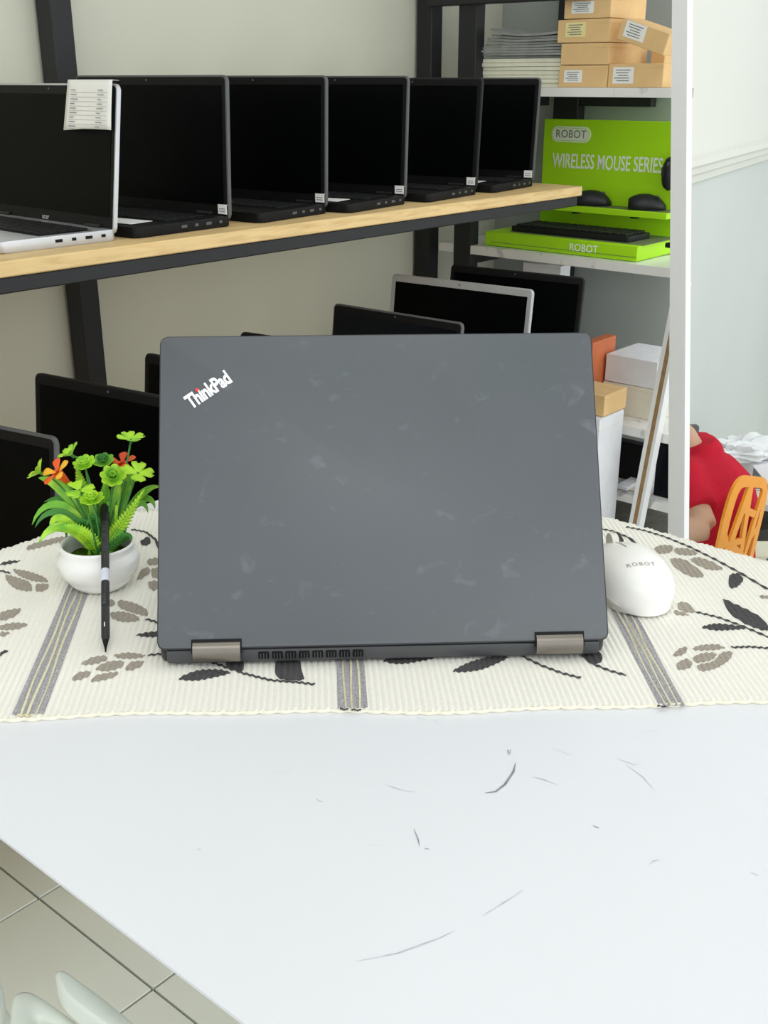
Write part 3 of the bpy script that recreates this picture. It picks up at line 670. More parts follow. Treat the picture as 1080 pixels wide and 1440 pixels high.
low_prism([(-.6, 1.105), (1.68, 1.105), (2.185, 1.28), (2.185, 1.31), (1.675, 1.135), (-.6, 1.135)], LS-.046, LS-.022, 'front_rail', 'steel')
for u, w in ((-.55, 1.14), (1.62, 1.14), (2.12, 1.33)): rk(u, u+.04, w, w+.04, 0, LS-.02, 'post', 'steel')

# ------------------------------------------------------------------ laptops on the shelves
def make_laptop(loc, rzdeg, Wd, D, H, opn, style, label, name='laptop', group=None, tagpos=None, extras=()):
    """origin at the base's rear right corner; x to the user's right, y to the back, z up; the lid is hinged on the rear edge"""
    rim, body, scr = style
    t = thing(name, loc, TH-math.pi/2+math.radians(rzdeg), label, 'laptop', group)
    bt = .017
    bs = B().slab((-Wd/2, -D/2, bt/2), (Wd, D, bt), .010, bev=.0025).obj('base', body, t)
    B().box((-Wd/2, -D*.40, bt+.0003), (Wd*.92, D*.46, .0006)).obj('keyboard_deck', 'black', bs)
    b = B()
    for r in range(5):
        for k in range(15): b.box((-Wd*.93+Wd*.86*(k+.5)/15, -D*.20-r*D*.088, bt+.0014), (Wd*.86/15*.84, D*.072, .0016), .0003, seg=1)
    o = b.obj('keys', 'key', bs); o['kind'] = 'stuff'
    B().box((-Wd/2, -D*.80, bt+.0003), (Wd*.28, D*.26, .0006)).obj('touchpad', 'black_soft' if body != 'silver' else 'silver', bs)
    b = B()
    for k in range(4): b.box((.0002, -D*(.12+.13*k), bt*.55), (.0012, .012 if k % 2 else .007, .0045))
    b.obj('ports', 'lid_edge' if body != 'silver' else 'black', bs)
    mx = Matrix.Translation((0, -.006, bt*.6)) @ Matrix.Rotation(math.radians(-(opn-90)), 4, 'X') @ Matrix.Rotation(math.pi/2, 4, 'X')
    def lid(d, z, inset, m, nm, r, x0=0, w=None, h=None, y0=None, bev=0, par=None):
        w = w or Wd-2*inset; h = h or H-2*inset; y0 = H/2 if y0 is None else y0
        b = B(); b.slab((-Wd/2+x0, y0, z), (w, h, d), r, bev=bev); bmesh.ops.transform(b.bm, matrix=mx, verts=b.bm.verts); return b.obj(nm, m, par or t)
    ld = lid(.007, -.0035, 0, rim, 'lid', .009, bev=.001)
    lid(.0008, .0003, .003, 'black', 'bezel', .007, par=ld)
    if scr == 'silver':                             # wide silver bezel
        lid(.0010, .0006, .002, 'silver', 'bezel_frame', .008, par=ld)
    lid(.0006, .0012, 0, 'screen_blue' if scr == 'blue' else 'screen', 'screen', .001, w=Wd-.022, h=H-.040, y0=H/2+.004, par=ld)
    b = B(); b.lathe([(0, .001), (.0018, .0008), (.002, 0)], 12); bmesh.ops.transform(b.bm, matrix=mx @ Matrix.Translation((-Wd/2, H-.008, .0007)), verts=b.bm.verts); b.obj('webcam', 'lid_edge', ld)
    for sx in (-.14, -.86):
        B().tube([(Wd*sx-.02, -.006, bt+.001), (Wd*sx+.02, -.006, bt+.001)], .0045, 10).obj('hinge', 'black_soft', t)
    return t, mx
K_ = ('lid_edge', 'black', 'black'); G_ = ('black_soft', 'black', 'black')
shelf_rows = [((1.066, 1.468), -1, ('silver', 'silver', 'black'), 'silver laptop with a paper note hung on its screen corner, on the wooden shelf', .37, .232),
              ((1.306, 1.467), 2.3, K_, 'open black laptop just behind the silver one on the wooden shelf', .40, .243),
              ((1.557, 1.475), 6, K_, 'open black laptop on the wooden shelf, second behind the silver one', .35, .243),
              ((1.784, 1.469), 8, K_, 'open black laptop on the wooden shelf, third behind the silver one', .35, .243),
              ((2.042, 1.479), 8, G_, 'open black laptop on the wooden shelf, last but one before the green display', .35, .240),
              ((2.292, 1.495), 8, K_, 'open black laptop at the end of the wooden shelf beside the green display', .35, .241)]
for k, ((u, w), a, st, lab, wd, H) in enumerate(shelf_rows):
    t, mx = make_laptop(R(u, w, SZ+.0005), a, wd, (.205, .212, .195, .205, .212, .205)[k], H-.010, (98, 92.5, 92, 92.5, 94, 94)[k], st, lab, group='open laptops on the wooden shelf')
    if k:
        b = B(); b.box((0, 0, 0), (.021, .0008, .0155)); b.box((0, .004, .0078), (.021, .0095, .0006))
        bmesh.ops.translate(b.bm, vec=(-.012, -.0085, .0275), verts=b.bm.verts); b.obj('price_sticker', 'paper', t)
        b = B()
        for q in (0, 1): b.box((-.012, -.0091, .0285-q*.004), (.014, .0003, .0012))
        b.obj('sticker_print', 'ink', t)
    if k == 0:
        t2 = text_bm('acer', .012, ext=.0001, bold=.0002); bmesh.ops.transform(t2.bm, matrix=mx @ Matrix.Translation((-.19, .0125, .0010)), verts=t2.bm.verts); t2.obj('logo_lettering', 'silver', t, flat=True)
    # papers
    if k in (1, 3, 5, 2):
        u2 = {1: (-.14, -.172, .09, .05), 2: (-.19, -.10, .05, .05), 3: (-.16, -.172, .12, .05), 5: (-.17, -.165, .11, .05)}[k]
        q = B().box((0, 0, 0), (u2[2], u2[3], .0006)).obj('paper_slip', 'paper'); q.location = t.matrix_basis @ Vector((u2[0]+.06 if k != 2 else u2[0], u2[1], .0185)); q.rotation_euler = (0, 0, t.rotation_euler.z+.1)
        tag(q, {1: 'white paper slip on the laptop just behind the silver one', 2: 'white paper slip on the laptop second behind the silver one', 3: 'white paper slip on the laptop third behind the silver one', 5: 'white paper slip on the laptop at the wooden shelf end'}[k], 'paper', 'paper slips on the shelf laptops')
# the paper note hanging over the silver laptop's screen corner
u, w = shelf_rows[0][0]; lap0 = [o for o in bpy.data.objects if o.get('label', '').startswith('silver laptop with a paper')][0]
note = thing('paper_note', lap0.matrix_basis @ Vector((0, math.sin(math.radians(8))*.222-.006, .2325)), lap0.rotation_euler.z, 'white printed paper note draped over the silver laptop screen corner', 'paper')
b = B(); rows = []
for i in range(9):
    f = i/8; rows.append([(-.118+.118*j/10-.006*f*(1-j/10), -.0085-.0130*f-.003*math.sin(j*.5)*f*f, .003-.075*f+(.004*math.sin(j/10*2.2))*f) for j in range(11)])
rows = [[(-.118+.118*j/10, .004, .002) for j in range(11)]]+rows
b.grid(rows); b.obj('sheet', 'paper', note, ang=180, solid=.0004)
b = B()
for i in range(9):
    for x, wl in ((-.106, .012+.004*(i % 3)), (-.034, .010+.003*((i+1) % 3))): b.box((x+wl/2, -.0128-.0014*i, -.012-.0066*i), (wl, .0003, .0010))
    b.box((-.058, -.0129-.0014*i, -.0155-.0066*i), (.10, .0003, .0003))
o = b.obj('printed_lines', 'ink', note); o['kind'] = 'stuff'

# laptops on the lower shelf: each from the two upper corners of its lid
low = [((45, 525), (262, 566), .41, .235, G_, 'wide black laptop on the lower shelf, standing behind the potted plant'),
       ((200, 497), (372, 530), .415, .225, G_, 'black laptop on the lower shelf, its corner showing beside the dark grey laptop lid'),
       ((335, 467), (480, 489), .415, .225, G_, 'black laptop on the lower shelf with only its top edge above the grey lid'),
       ((467, 427), (648, 455), .415, .225, ('lid_edge', 'black', 'blue'), 'laptop with thin grey edge and dark blue screen on the lower shelf'),
       ((550, 385), (748, 408), .402, .24, ('silver', 'silver', 'silver'), 'silver framed laptop on the lower shelf beneath the wooden shelf end'),
       ((633, 372), (821, 391), .405, .24, G_, 'black laptop on the lower shelf behind the silver framed one')]
low.insert(0, ((-140, 574), (74, 617), .42, .235, ('lid_edge', 'black', 'black'), 'black laptop with grey rim on the lower shelf, partly out of view'))
for tl, tr, h, H, st, lab in low:
    A, D = on_z(*tl, CAMZ-h), on_z(*tr, CAMZ-h); d = D-A; wd = min(d.length, .40); rzd = math.degrees(math.atan2(d.y, d.x)-(TH-math.pi/2))
    lean = 97; yb = math.sin(math.radians(lean-90))*H; zb = CAMZ-h-math.cos(math.radians(lean-90))*H-.0102
    back = Vector((-d.y, d.x, 0)).normalized()
    p = D-back*(yb-.006); p.z = LS+.0005
    H2 = (CAMZ-h-LS-.0107)/math.cos(math.radians(lean-90))
    make_laptop(p, rzd, wd, .17, H2, lean, st, lab, group='open laptops on the lower shelf')

# ------------------------------------------------------------------ rack with marble shelves at the right
UR = 2.45
rb = thing('marble_shelf_rack', R(UR, 1.55, 0), TH, 'black steel rack with marble patterned shelves in the corner', 'shelf')
def rm(u0, u1, w0, w1, z0, z1, name, m, bev=.0015): return rk(u0, u1, w0, w1, z0, z1, name, m, bev, rb, (UR, 1.55))
_, wl, zl = uw(on_u(665, 346, UR)); _, wr2, zr2 = uw(on_u(942, 377, UR)); _, _, zu = uw(on_u(900, 123.5, UR))
ZL1 = (uw(on_u(760, 357, UR))[2]+zr2)/2; WR = 1.185; WL = 1.90
def rshelf(z0, z1, wl_=WL):
    b = B(); b.prism([(u-UR, w-1.55, z0) for u, w in ((UR, WR if z1 > .5 else WR-.05), (UB-.01, w_end(z1)-.012), (UB-.01, wl_), (UR, wl_))], (0, 0, z1-z0)); return b.obj('shelf', 'marble', rb, flat=True)
rshelf(ZL1-.022, ZL1); rshelf(zu-.021, zu, 1.84)
ZL2 = uw(on_u(905, 604, UR))[2]; rshelf(ZL2-.024, ZL2)
rshelf(.10, .122); rshelf(1.63, 1.652)
_, w2a, _ = uw(on_u(645, 50, UR)); _, w2b, _ = uw(on_u(670, 50, UR))
rm(UR-.002, UR+.036, w2b, w2a, 0, 2.2, 'post', 'steel'); rm(UB-.05, UB-.012, 1.70, 1.78, 0, 2.2, 'post', 'steel')
zt = uw(on_u(700, 4, UR-.01))[2]; rm(UR-.012, UR+.02, 1.47, 1.94, zt, zt+.035, 'cross_bar', 'steel')
rm(UR+.03, UB-.05, w2b, w2b+.03, ZL1-.05, ZL1-.022, 'side_rail', 'steel'); rm(UR+.03, UB-.05, w2b+.002, w2b+.032, zu-.05, zu-.021, 'side_rail', 'steel')
for q in (ZL1, zu): rm(UB-.045, UB-.015, 1.48, 1.70, q-.05, q-.022, 'back_rail', 'steel')
# white upright at the rack's end, leaning a little
UP = UR-.11
P1 = [uw(on_u(x, y, UP)) for x, y in ((945, 0), (966.5, 0), (939, 768), (962, 768))]
def along(a, c, z): f = (z-a[2])/(c[2]-a[2]); return a[1]+(c[1]-a[1])*f
up = thing('white_upright', R(UP, along(P1[0], P1[2], 0), 0), TH, 'tall white painted upright at the end of the marble shelves', 'post')
ow = along(P1[0], P1[2], 0); b = B(); zs = (0, 2.6)
q = []
for z in zs:
    wl_, wr_ = along(P1[0], P1[2], z), along(P1[1], P1[3], z)
    q.append([(0, wl_-ow, z), (0, wr_-ow, z), (.03, wr_-ow+.002, z), (.03, wl_-ow+.012, z)])
b.grid([r+[r[0]] for r in q]); b.poly(q[0]); b.poly(q[1]); bmesh.ops.remove_doubles(b.bm, verts=b.bm.verts, dist=1e-5); b.obj('frame_stile', 'white_paint', up, flat=True)
# board leaning against the upright: white faces, brown core
UL = UR-.036
lb = thing('leaning_board', R(UL, 1.1, 0), TH, 'white faced board with brown core leaning beside the white upright', 'board')
Q = [uw(on_u(x, y, UL)) for x, y in ((886, 725), (940, 440))]
k = (Q[1][1]-Q[0][1])/(Q[1][2]-Q[0][2]); ztop = uw(on_u(944, 398, UL))[2]
wz = lambda z: Q[0][1]+k*(z-Q[0][2])
for n_, m_, o0, o1 in (('face_sheet', 'white_paint', 0, .011), ('core', 'core', .011, .022), ('face_sheet', 'white_paint', .022, .030)):
    b = B(); b.prism([(0, wz(0)-1.1-o0, 0), (0, wz(0)-1.1-o1, 0), (0, wz(ztop)-1.1-o1, ztop), (0, wz(ztop)-1.1-o0, ztop)], (.03, 0, 0)); b.obj(n_, m_, lb, flat=True)

# cardboard boxes on the upper marble shelf: front faces measured in the plane of the shelf front
def carton(x0, x1, y0, y1, m, label, u=UR+.02, depth=.16, lab=None, rot=0, name='cardboard_box', group='cardboard boxes on the top marble shelf', zb=None, full=False, turn=0, labm='paper', cat='box'):
    A, D = uw(on_u(x0, y1, u)), uw(on_u(x1, y1, u)); T = uw(on_u((x0+x1)/2, y0, u)); z0 = A[2] if zb is None else zb; h = T[2]-(zb if full else (A[2]+D[2])/2); wd = A[1]-D[1]
    t = thing(name, R(u, (A[1]+D[1])/2, z0+.0003), TH-math.pi/2+turn, label, cat, group)   # x to the viewer's right, y into the shelf
    m_ = Matrix.Rotation(rot, 3, 'Y')
    b = B(); b.box((0, depth/2, h/2-.0005), (wd, depth, h-.001), .0012, m_ if rot else None, 1); b.obj('carton', m, t)
    b = B(); b.box((0, depth/2, h-.0102), (wd+.0012, depth+.0012, .0006)); 
    if not rot: b.obj('lid_seam', m, t)
    else: b.bm.free()
    if lab:
        fx, fy, lw, lh = lab
        b = B(); b.box((fx*wd, -.0004, 0), (lw, .0006, lh), .0, None); 
        l = Matrix.Translation((0, 0, h/2)) @ m_.to_4x4() @ Matrix.Translation((0, 0, fy*h)); bmesh.ops.transform(b.bm, matrix=l, verts=b.bm.verts); b.obj('label', labm, t)
        b = B()
        for i in range(5): b.box((fx*wd-lw*.05*(i % 2), -.0008, lh*(.32-.16*i)), (lw*(.72-.12*(i % 3)), .0003, lh*.055))
        bmesh.ops.transform(b.bm, matrix=l, verts=b.bm.verts); b.obj('label_print', 'ink', t)
    return t, h
_, hD = carton(785, 853, 90, 121.5, 'card', 'small brown cardboard box at the bottom left of the stack, white label', lab=(-.2, 0, .05, .028), zb=zu)
carton(788, 855, 58.5, 89.5, 'card', 'plain brown cardboard box without label, second from the bottom of the stack', depth=.19, zb=zu+hD+.0005)
hC = uw(on_u(820, 58.5, UR+.02))[2]-uw(on_u(820, 89.5, UR+.02))[2]
zB = zu+hD+hC+.001
carton(783.5, 856.5, 24, 57.5, 'card', 'brown cardboard box with a yellowish label, third from the bottom of the stack', lab=(-.15, .05, .055, .032), labm='card_tape', zb=zB, depth=.12)
hB = uw(on_u(820, 24, UR+.02))[2]-uw(on_u(820, 57.5, UR+.02))[2]
carton(793, 858, -8, 23.5, 'card', 'brown cardboard box at the top of the stack, white label', lab=(-.1, .0, .06, .026), zb=zB+hB+.0005, depth=.17)
t, hE = carton(854, 931, 88, 122.5, 'card', 'long brown cardboard box right of the stack, white label, under the tilted one', lab=(-.22, 0, .054, .036), zb=zu, depth=.09)
carton(868, 938, 38, 70, 'card', 'brown cardboard box tilted over on top of the right one', lab=(-.18, .08, .055, .035), rot=math.radians(17), zb=zu+hE+.033, depth=.10, u=UR+.012)
carton(915, 934, 33, 88, 'card', 'plain brown carton standing behind the tilted cardboard box', u=UR+.17, depth=.09, zb=zu)
# booklets and paper left of the boxes
gx = uw(on_u(735, 120, UR+.02)); z = zu+.0005; zt_c = uw(on_u(735, 82, UR+.02))[2]; zt_g = uw(on_u(735, 44, UR+.02))[2]
first = None
def booklet(z, th, m, du, dw, ro, bow, label, group, wd=.27, nm='booklet'):
    b = B(); rows = []
    for i in range(9):
        f = i/8-.5; z_ = bow*(f*2)**2*(1 if f < 0 else .3); x = wd*f; h = th*.9
        rows.append([(x, -.07, z_), (x, .07, z_), (x, .07, z_+h), (x, -.07, z_+h)])
    V = b.grid(rows, True); b.bm.faces.new(V[0]); b.bm.faces.new(V[-1])
    o = b.obj(nm, m); o.location = R(UR+.10+du, gx[1]+.019+dw, z); o.rotation_euler = (0, 0, TH-math.pi/2+ro); tag(o, label, 'booklet' if nm == 'booklet' else 'paper', group)
nC = 7; ORD = ['first', 'second', 'third', 'fourth', 'fifth', 'sixth', 'seventh', 'eighth', 'ninth']
for i in range(nC):
    th = (zt_c-zu)/nC
    booklet(z, th, 'paper_cream', random.uniform(-.004, .004), random.uniform(-.004, .004), random.uniform(-.02, .02), 0, ORD[i]+' cream paper pad from the bottom of the pile beside the cardboard boxes', 'cream paper pads under the grey booklets', nm='paper_pad'); z += th
nG = 9
for i in range(nG):
    th = (zt_g-zt_c)/(nG+1.5)
    booklet(z, th, 'paper_grey', random.uniform(-.008, .008), -.004*i*.6+random.uniform(-.005, .005), random.uniform(-.05, .05), .0011*i if i < nG-1 else .016, (ORD[nG-1-i]+' grey booklet from the top of the pile beside the cardboard boxes') if i < nG-1 else 'topmost grey booklet, curling, on the pile beside the cardboard boxes', 'grey booklets on the pile', wd=.27-.007*i); z += th+.0004

# ------------------------------------------------------------------ green display stand with mice and keyboard
UD = UR+.03
ds = thing('display_stand', R(UD, 1.5, ZL1), TH-math.pi/2, 'lime green product display stand with white lettering on the marble shelf', 'display stand')
inv = (Matrix.Translation(ds.location) @ Matrix.Rotation(TH-math.pi/2, 4, 'Z')).inverted()
DT = .215                                                         # depth of tray
def loc_u(x, y, u): return inv @ on_u(x, y, u)
UBK = UD+DT
bl, br = loc_u(766, 166, UBK), loc_u(943, 172, UBK)
xl = bl.x; xr = br.x+.05; ztp = (bl.z+br.z)/2
B().box(((xl+xr)/2, DT+.004, ztp/2+.001), (xr-xl, .008, ztp-.002), .001, seg=1).obj('back_board', 'green', ds)
# tray
tl_ = loc_u(682, 338, UD); thh = loc_u(760, 331, UD).z-loc_u(760, 352, UD).z; thh = max(.02, min(.05, thh))
TXL = loc_u(682, 330, UD).x
B().box(((TXL+xr)/2, DT/2, thh/2+.0006), (xr-TXL, DT-.002, thh-.001), .0012, seg=1).obj('tray', 'green', ds)
B().box(((TXL+.03+xr)/2+.02, DT/2+.008, thh+.0006), (xr-TXL-.06, DT-.03, .0012)).obj('tray_inlay', 'green_grey', ds)
B().box(((TXL+.02+xr)/2, -.0006, thh*.30), (xr-TXL-.02, .0012, .0012)).obj('tray_groove', 'green_grey', ds)
# ledge for the mice
LD = .075; UG = UBK-LD
lz = loc_u(900, 297, UG).z; 
lz1 = loc_u(900, 306, UG).z; lxl = xl
B().box(((lxl+xr)/2, DT-LD/2, (lz+lz1)/2), (xr-lxl, LD, lz-lz1), .001, seg=1).obj('ledge', 'green', ds)
B().box(((lxl+xr)/2, DT-LD/2+.003, lz+.0004), (xr-lxl, LD-.012, .0008)).obj('ledge_inlay', 'green_grey', ds)
for x in (810, 893):
    c = loc_u(x, 303, UG+.02); b = B(); b.lathe([(0, -.006), (.012, -.005), (.014, 0)], 16, (c.x, c.y, lz1)); b.obj('ledge_peg', 'black_soft', ds)
RX = rx(90)
def board_text(body, x, y, size, sx, **k):
    c = loc_u(x, y, UBK-.001); return text(body, size, 'print_white', ds, (c.x, DT-.0006, c.z), RX, sx=sx, **k)
hpx = (loc_u(850, 215, UBK).z-loc_u(850, 245, UBK).z)
wpx = loc_u(930, 232, UBK).x-loc_u(775, 225, UBK).x
t_ = text_bm('WIRELESS MOUSE SERIES', hpx*.98, bold=.0005, ext=.0004)
bw = max(v.co.x for v in t_.bm.verts)-min(v.co.x for v in t_.bm.verts); c = loc_u(852, 230, UBK)
bmesh.ops.scale(t_.bm, vec=(wpx/bw, 1, 1), verts=t_.bm.verts); bmesh.ops.transform(t_.bm, matrix=Matrix.Translation((c.x, DT-.0006, c.z)) @ RX.to_4x4(), verts=t_.bm.verts); t_.obj('lettering', 'print_white', ds, flat=True)
pa, pc = loc_u(776, 188, UBK), loc_u(831, 190, UBK); ph = loc_u(800, 178, UBK).z-loc_u(800, 200, UBK).z; pw = pc.x-pa.x; cx, cz = (pa.x+pc.x)/2, (pa.z+pc.z)/2
B().slab((cx, DT-.0006, cz), (pw, ph, .0012), ph*.48, RX, n=8).obj('logo_plate', 'print_white', ds)
b = B(); loop = []
for k in range(40):
    a = 2*math.pi*k/40; e = .5*(pw-ph)*(1 if math.cos(a) > 0 else -1); loop.append((cx+e+ph*.40*math.cos(a), DT-.0016, cz+ph*.40*math.sin(a)))
b.tube(loop, .0007, 5, True); b.obj('logo_outline', 'green', ds)
text('ROBOT', ph*.72, 'green_grey', ds, (cx, DT-.0016, cz), RX, sx=.95, spacing=1.05, name='logo_lettering')
c = loc_u(821, 344, UD); text('ROBOT', .026, 'print_white', ds, (c.x, -.0012, thh*.52), RX, sx=.95, bold=.0003, name='logo_lettering')
# keyboard on the tray
ka, kb = on_u(737, 330, UD+.04), on_u(880, 344, UD+.04)
kl = loc_u(722, 322, UD+.05).x; kr = loc_u(888, 330, UD+.05).x
kb_ = thing('keyboard', ds.matrix_basis @ Vector(((kl+kr)/2, .095, thh+.0014)), TH-math.pi/2, 'black compact keyboard lying on the green display tray', 'keyboard')
KW = kr-kl; B().slab((0, 0, .007), (KW, .115, .014), .006, bev=.002).obj('case', 'black_soft', kb_)
b0 = None; nk = 15
for r in range(5):
    for k in range(nk):
        if b0 is None:
            b0 = B().box((0, 0, 0), (KW*.94/nk*.84, .0172, .006), .0012, seg=1).obj('key', 'key', kb_); o = b0
        else: o = b0.copy(); COL.objects.link(o); o.parent = kb_
        o.location = (-KW*.47+KW*.94*(k+.5)/nk, -.041+.0205*r, .0165)
# mice
def black_mouse(c, yawr, label, sc=1.0):
    t = thing('computer_mouse', c, yawr, label, 'mouse', 'black mice on the green display'); b = B(); rows = []
    for i in range(15):
        f = i/14; y = (-.5+f)*.105*sc; a = 2*f-1; pl = max(.04, (1-abs(a)**2.5)**.4 if abs(a) < 1 else .04); w = .031*pl*sc*(1-.08*math.sin(f*math.pi)); h = (.006+.034*max(0, 1-abs(a+.15)**2.2/1.3)**.7)*sc
        rows.append([(-w*.9, y, .001)]+[(w*math.cos(math.pi*(1-k/10)), y, .003+h*math.sin(math.pi*k/10)**.75) for k in range(11)]+[(w*.9, y, .001)])
    V = b.grid(rows, True); b.bm.faces.new(V[0]); b.bm.faces.new(V[-1]); b.obj('shell', 'mouse_black', t, ang=60)
    B().tube([(-.003*sc, .026*sc, .031*sc), (.003*sc, .026*sc, .031*sc)], .008*sc, 12).obj('scroll_wheel', 'lid_edge', t)
    B().box((-.0285*sc, .004*sc, .019*sc), (.004*sc, .026*sc, .005*sc), .001, seg=1).obj('side_button', 'black', t)
    return t
def on_ledge(x): return ds.matrix_basis @ Vector((loc_u(x, 290, UG+.03).x, DT-LD/2, lz+.001))
black_mouse(on_ledge(908), TH-math.pi/2-math.radians(62), 'black mouse on the green display ledge in full view', .92)
black_mouse(on_ledge(832), TH-math.pi/2-math.radians(62), 'black mouse on the green display ledge half hidden by the wooden shelf end', .92)
c = ds.matrix_basis @ Vector((loc_u(947, 240, UBK-.02).x, DT-.022, loc_u(947, 243, UBK-.02).z))
t = black_mouse(c, TH-math.pi/2, 'black mouse mounted on the green board beside the white upright', .8); t.rotation_euler = (math.pi/2, 0, TH-math.pi/2)
c = loc_u(945, 346, UD+.02); t = thing('usb_receiver', ds.matrix_basis @ Vector((c.x-.006, .03, thh+.0016)), TH, 'small black gadget at the tray corner beside the white upright', 'gadget')
B().box((0, 0, .006), (.03, .022, .012), .003).obj('body', 'black_soft', t)

# ------------------------------------------------------------------ boxes on the lower marble shelf and beneath
zsh = ZL2
t, hc = carton(845, 925, 536, 580, 'box_cream', 'cream white box beneath the plain white one, under the marble shelf', u=UR+.08, depth=.16, name='cream_box', group='boxes on the lower marble shelf', zb=zsh)
carton(850, 923, 496, 535, 'box_white', 'white box lying on the cream one under the marble shelf', u=UR+.08, depth=.17, name='white_box', group='boxes on the lower marble shelf', zb=zsh+hc+.0005)
carton(816, 830, 480, 538, 'box_orange', 'orange carton standing behind the lid corner under the marble shelf', u=UR+.02, depth=.12, name='orange_box', group='boxes on the lower marble shelf', zb=zsh, full=True)
A = uw(on_u(790, 584, UR-.14)); D = uw(on_u(847, 584, UR-.14))
t = thing('white_carton', R(UR-.14, (A[1]+D[1])/2, 0), TH-math.pi/2, 'tall white carton right of the grey lid, under the kraft box', 'box')
zc = uw(on_u(830, 583, UR-.13))[2]; B().box((0, .05, zc/2), (A[1]-D[1], .12, zc-.002), .002).obj('carton', 'box_white', t); B().box((0, .05, zc-.03), (A[1]-D[1]+.0012, .1212, .0008)).obj('lid_seam', 'box_cream', t)
carton(790, 849, 552, 582, 'card', 'brown kraft box on the tall white carton, right of the grey lid', u=UR-.13, depth=.11, name='kraft_box', group='boxes on the lower marble shelf', zb=zc+.0006)
# dark laptops below the lower shelf
carton(800, 905, 615, 712, 'black', 'black boxed screen in the dark below the lower marble shelf', u=UR+.10, depth=.03, name='black_panel', group='dark goods beneath the marble shelf', cat='panel', zb=.1225, full=True)
carton(912, 948, 622, 760, 'screen_blue', 'dark blue black panel standing behind the leaning board', u=UR+.04, depth=.03, name='black_panel', group='dark goods beneath the marble shelf', cat='panel', zb=.1225, full=True)
carton(862, 878, 682, 730, 'box_white', 'pale grey folder standing left of the leaning board', u=UR+.02, depth=.1, name='folder', group='pale folders below the marble shelf', cat='folder', zb=.1225, full=True)
carton(880, 893, 688, 735, 'box_cream', 'pale folder half hidden by the foot of the leaning board', u=UR+.03, depth=.1, name='folder', group='pale folders below the marble shelf', cat='folder', zb=.1225, full=True)
# small device box on the back, under the lower display shelf
carton(735, 788, 371, 386, 'box_white', 'tall white box whose top shows under the display shelf behind the black laptop', u=UR+.10, depth=.05, name='white_box', group='boxes on the lower marble shelf', zb=zsh, full=True)

# ------------------------------------------------------------------ person in red, orange chair and the added lower room, a mirrored view built solid
FC = Vector((-.9, .44, 0)).normalized(); SDV = Vector((-FC.y, -FC.x, 0)); SDV = Vector((FC.y, -FC.x, 0))      # the way he faces; towards his right
HIP = Vector((1.10, 3.32, -.42)); NECK = Vector((1.005, 3.37, .012))
per = thing('person', (HIP.x, HIP.y, LOW), 0, 'person in a red t-shirt sitting bent forward, seen from behind on the orange chair', 'person')
PO = Vector((HIP.x, HIP.y, LOW))
def ell(b, secs, n=18):
    """closed loft of horizontal ovals: centre, half width (sideways), half depth (fore and aft)"""
    rows = [[Vector(c)+SDV*a*math.cos(2*math.pi*k/n)+FC*d*math.sin(2*math.pi*k/n) for k in range(n)] for c, a, d in secs]
    V = b.grid(rows, True); b.bm.faces.new(V[0]); b.bm.faces.new(V[-1])
def fused(b, name, m, vox, smooth=4):
    """one continuous surface out of overlapping lofts"""
    bmesh.ops.recalc_face_normals(b.bm, faces=b.bm.faces); me = bpy.data.meshes.new(name); bmesh.ops.translate(b.bm, vec=-PO, verts=b.bm.verts); b.bm.to_mesh(me); b.bm.free()
    o = bpy.data.objects.new(name, me); COL.objects.link(o); r = o.modifiers.new('r', 'REMESH'); r.mode = 'VOXEL'; r.voxel_size = vox
    if smooth: q = o.modifiers.new('s', 'SMOOTH'); q.iterations = smooth; q.factor = .5
    m2 = bpy.data.meshes.new_from_object(o.evaluated_get(bpy.context.evaluated_depsgraph_get())); bpy.data.objects.remove(o)
    m2.materials.clear(); m2.materials.append(M[m]); m2.polygons.foreach_set('use_smooth', [True]*len(m2.polygons))
    q = bpy.data.objects.new(name, m2); COL.objects.link(q); q.parent = per; return q
Z_ = Vector((0, 0, 1)); tl = lambda f: HIP.lerp(NECK, f)
SH = {-1: NECK-SDV*.165-Z_*.045+FC*.0, 1: NECK+SDV*.165-Z_*.045}
EL = {-1: at_depth(990, 742, 3.33), 1: SH[1]+FC*.10-Z_*.26}
WR_ = {-1: at_depth(915, 752, 3.34), 1: SH[1]+FC*.34-Z_*.28}
HEAD = NECK+FC*.135+Z_*.135
def torso(b, g):
    back = -FC*.03
    ell(b, [(tl(-.12), .10+g, .08+g), (tl(-.05), .150+g, .105+g), (tl(.12)+back*.5, .150+g, .105+g), (tl(.35)+back, .145+g, .10+g), (tl(.6)+back*1.6, .160+g, .112+g), (tl(.8)+back*1.5, .165+g, .105+g), (tl(.92)+back, .135+g, .078+g), (tl(1.0), .070+g, .052+g), (tl(1.04), .045+g*.5, .040+g*.5)])
b = B(); torso(b, 0)
b.tube([NECK-Z_*.04-FC*.01, NECK+FC*.04+Z_*.04, HEAD-Z_*.03], [.052, .047, .05], 14)
b.lathe([(0, -.118), (.035, -.112), (.058, -.08), (.070, -.03), (.075, .02), (.070, .065), (.048, .10), (0, .115)], 20, HEAD+FC*.01)
b.tube([HEAD+FC*.07+Z_*.02, HEAD+FC*.10-Z_*.02, HEAD+FC*.07-Z_*.03], [.012, .017, .014], 8)                       # nose
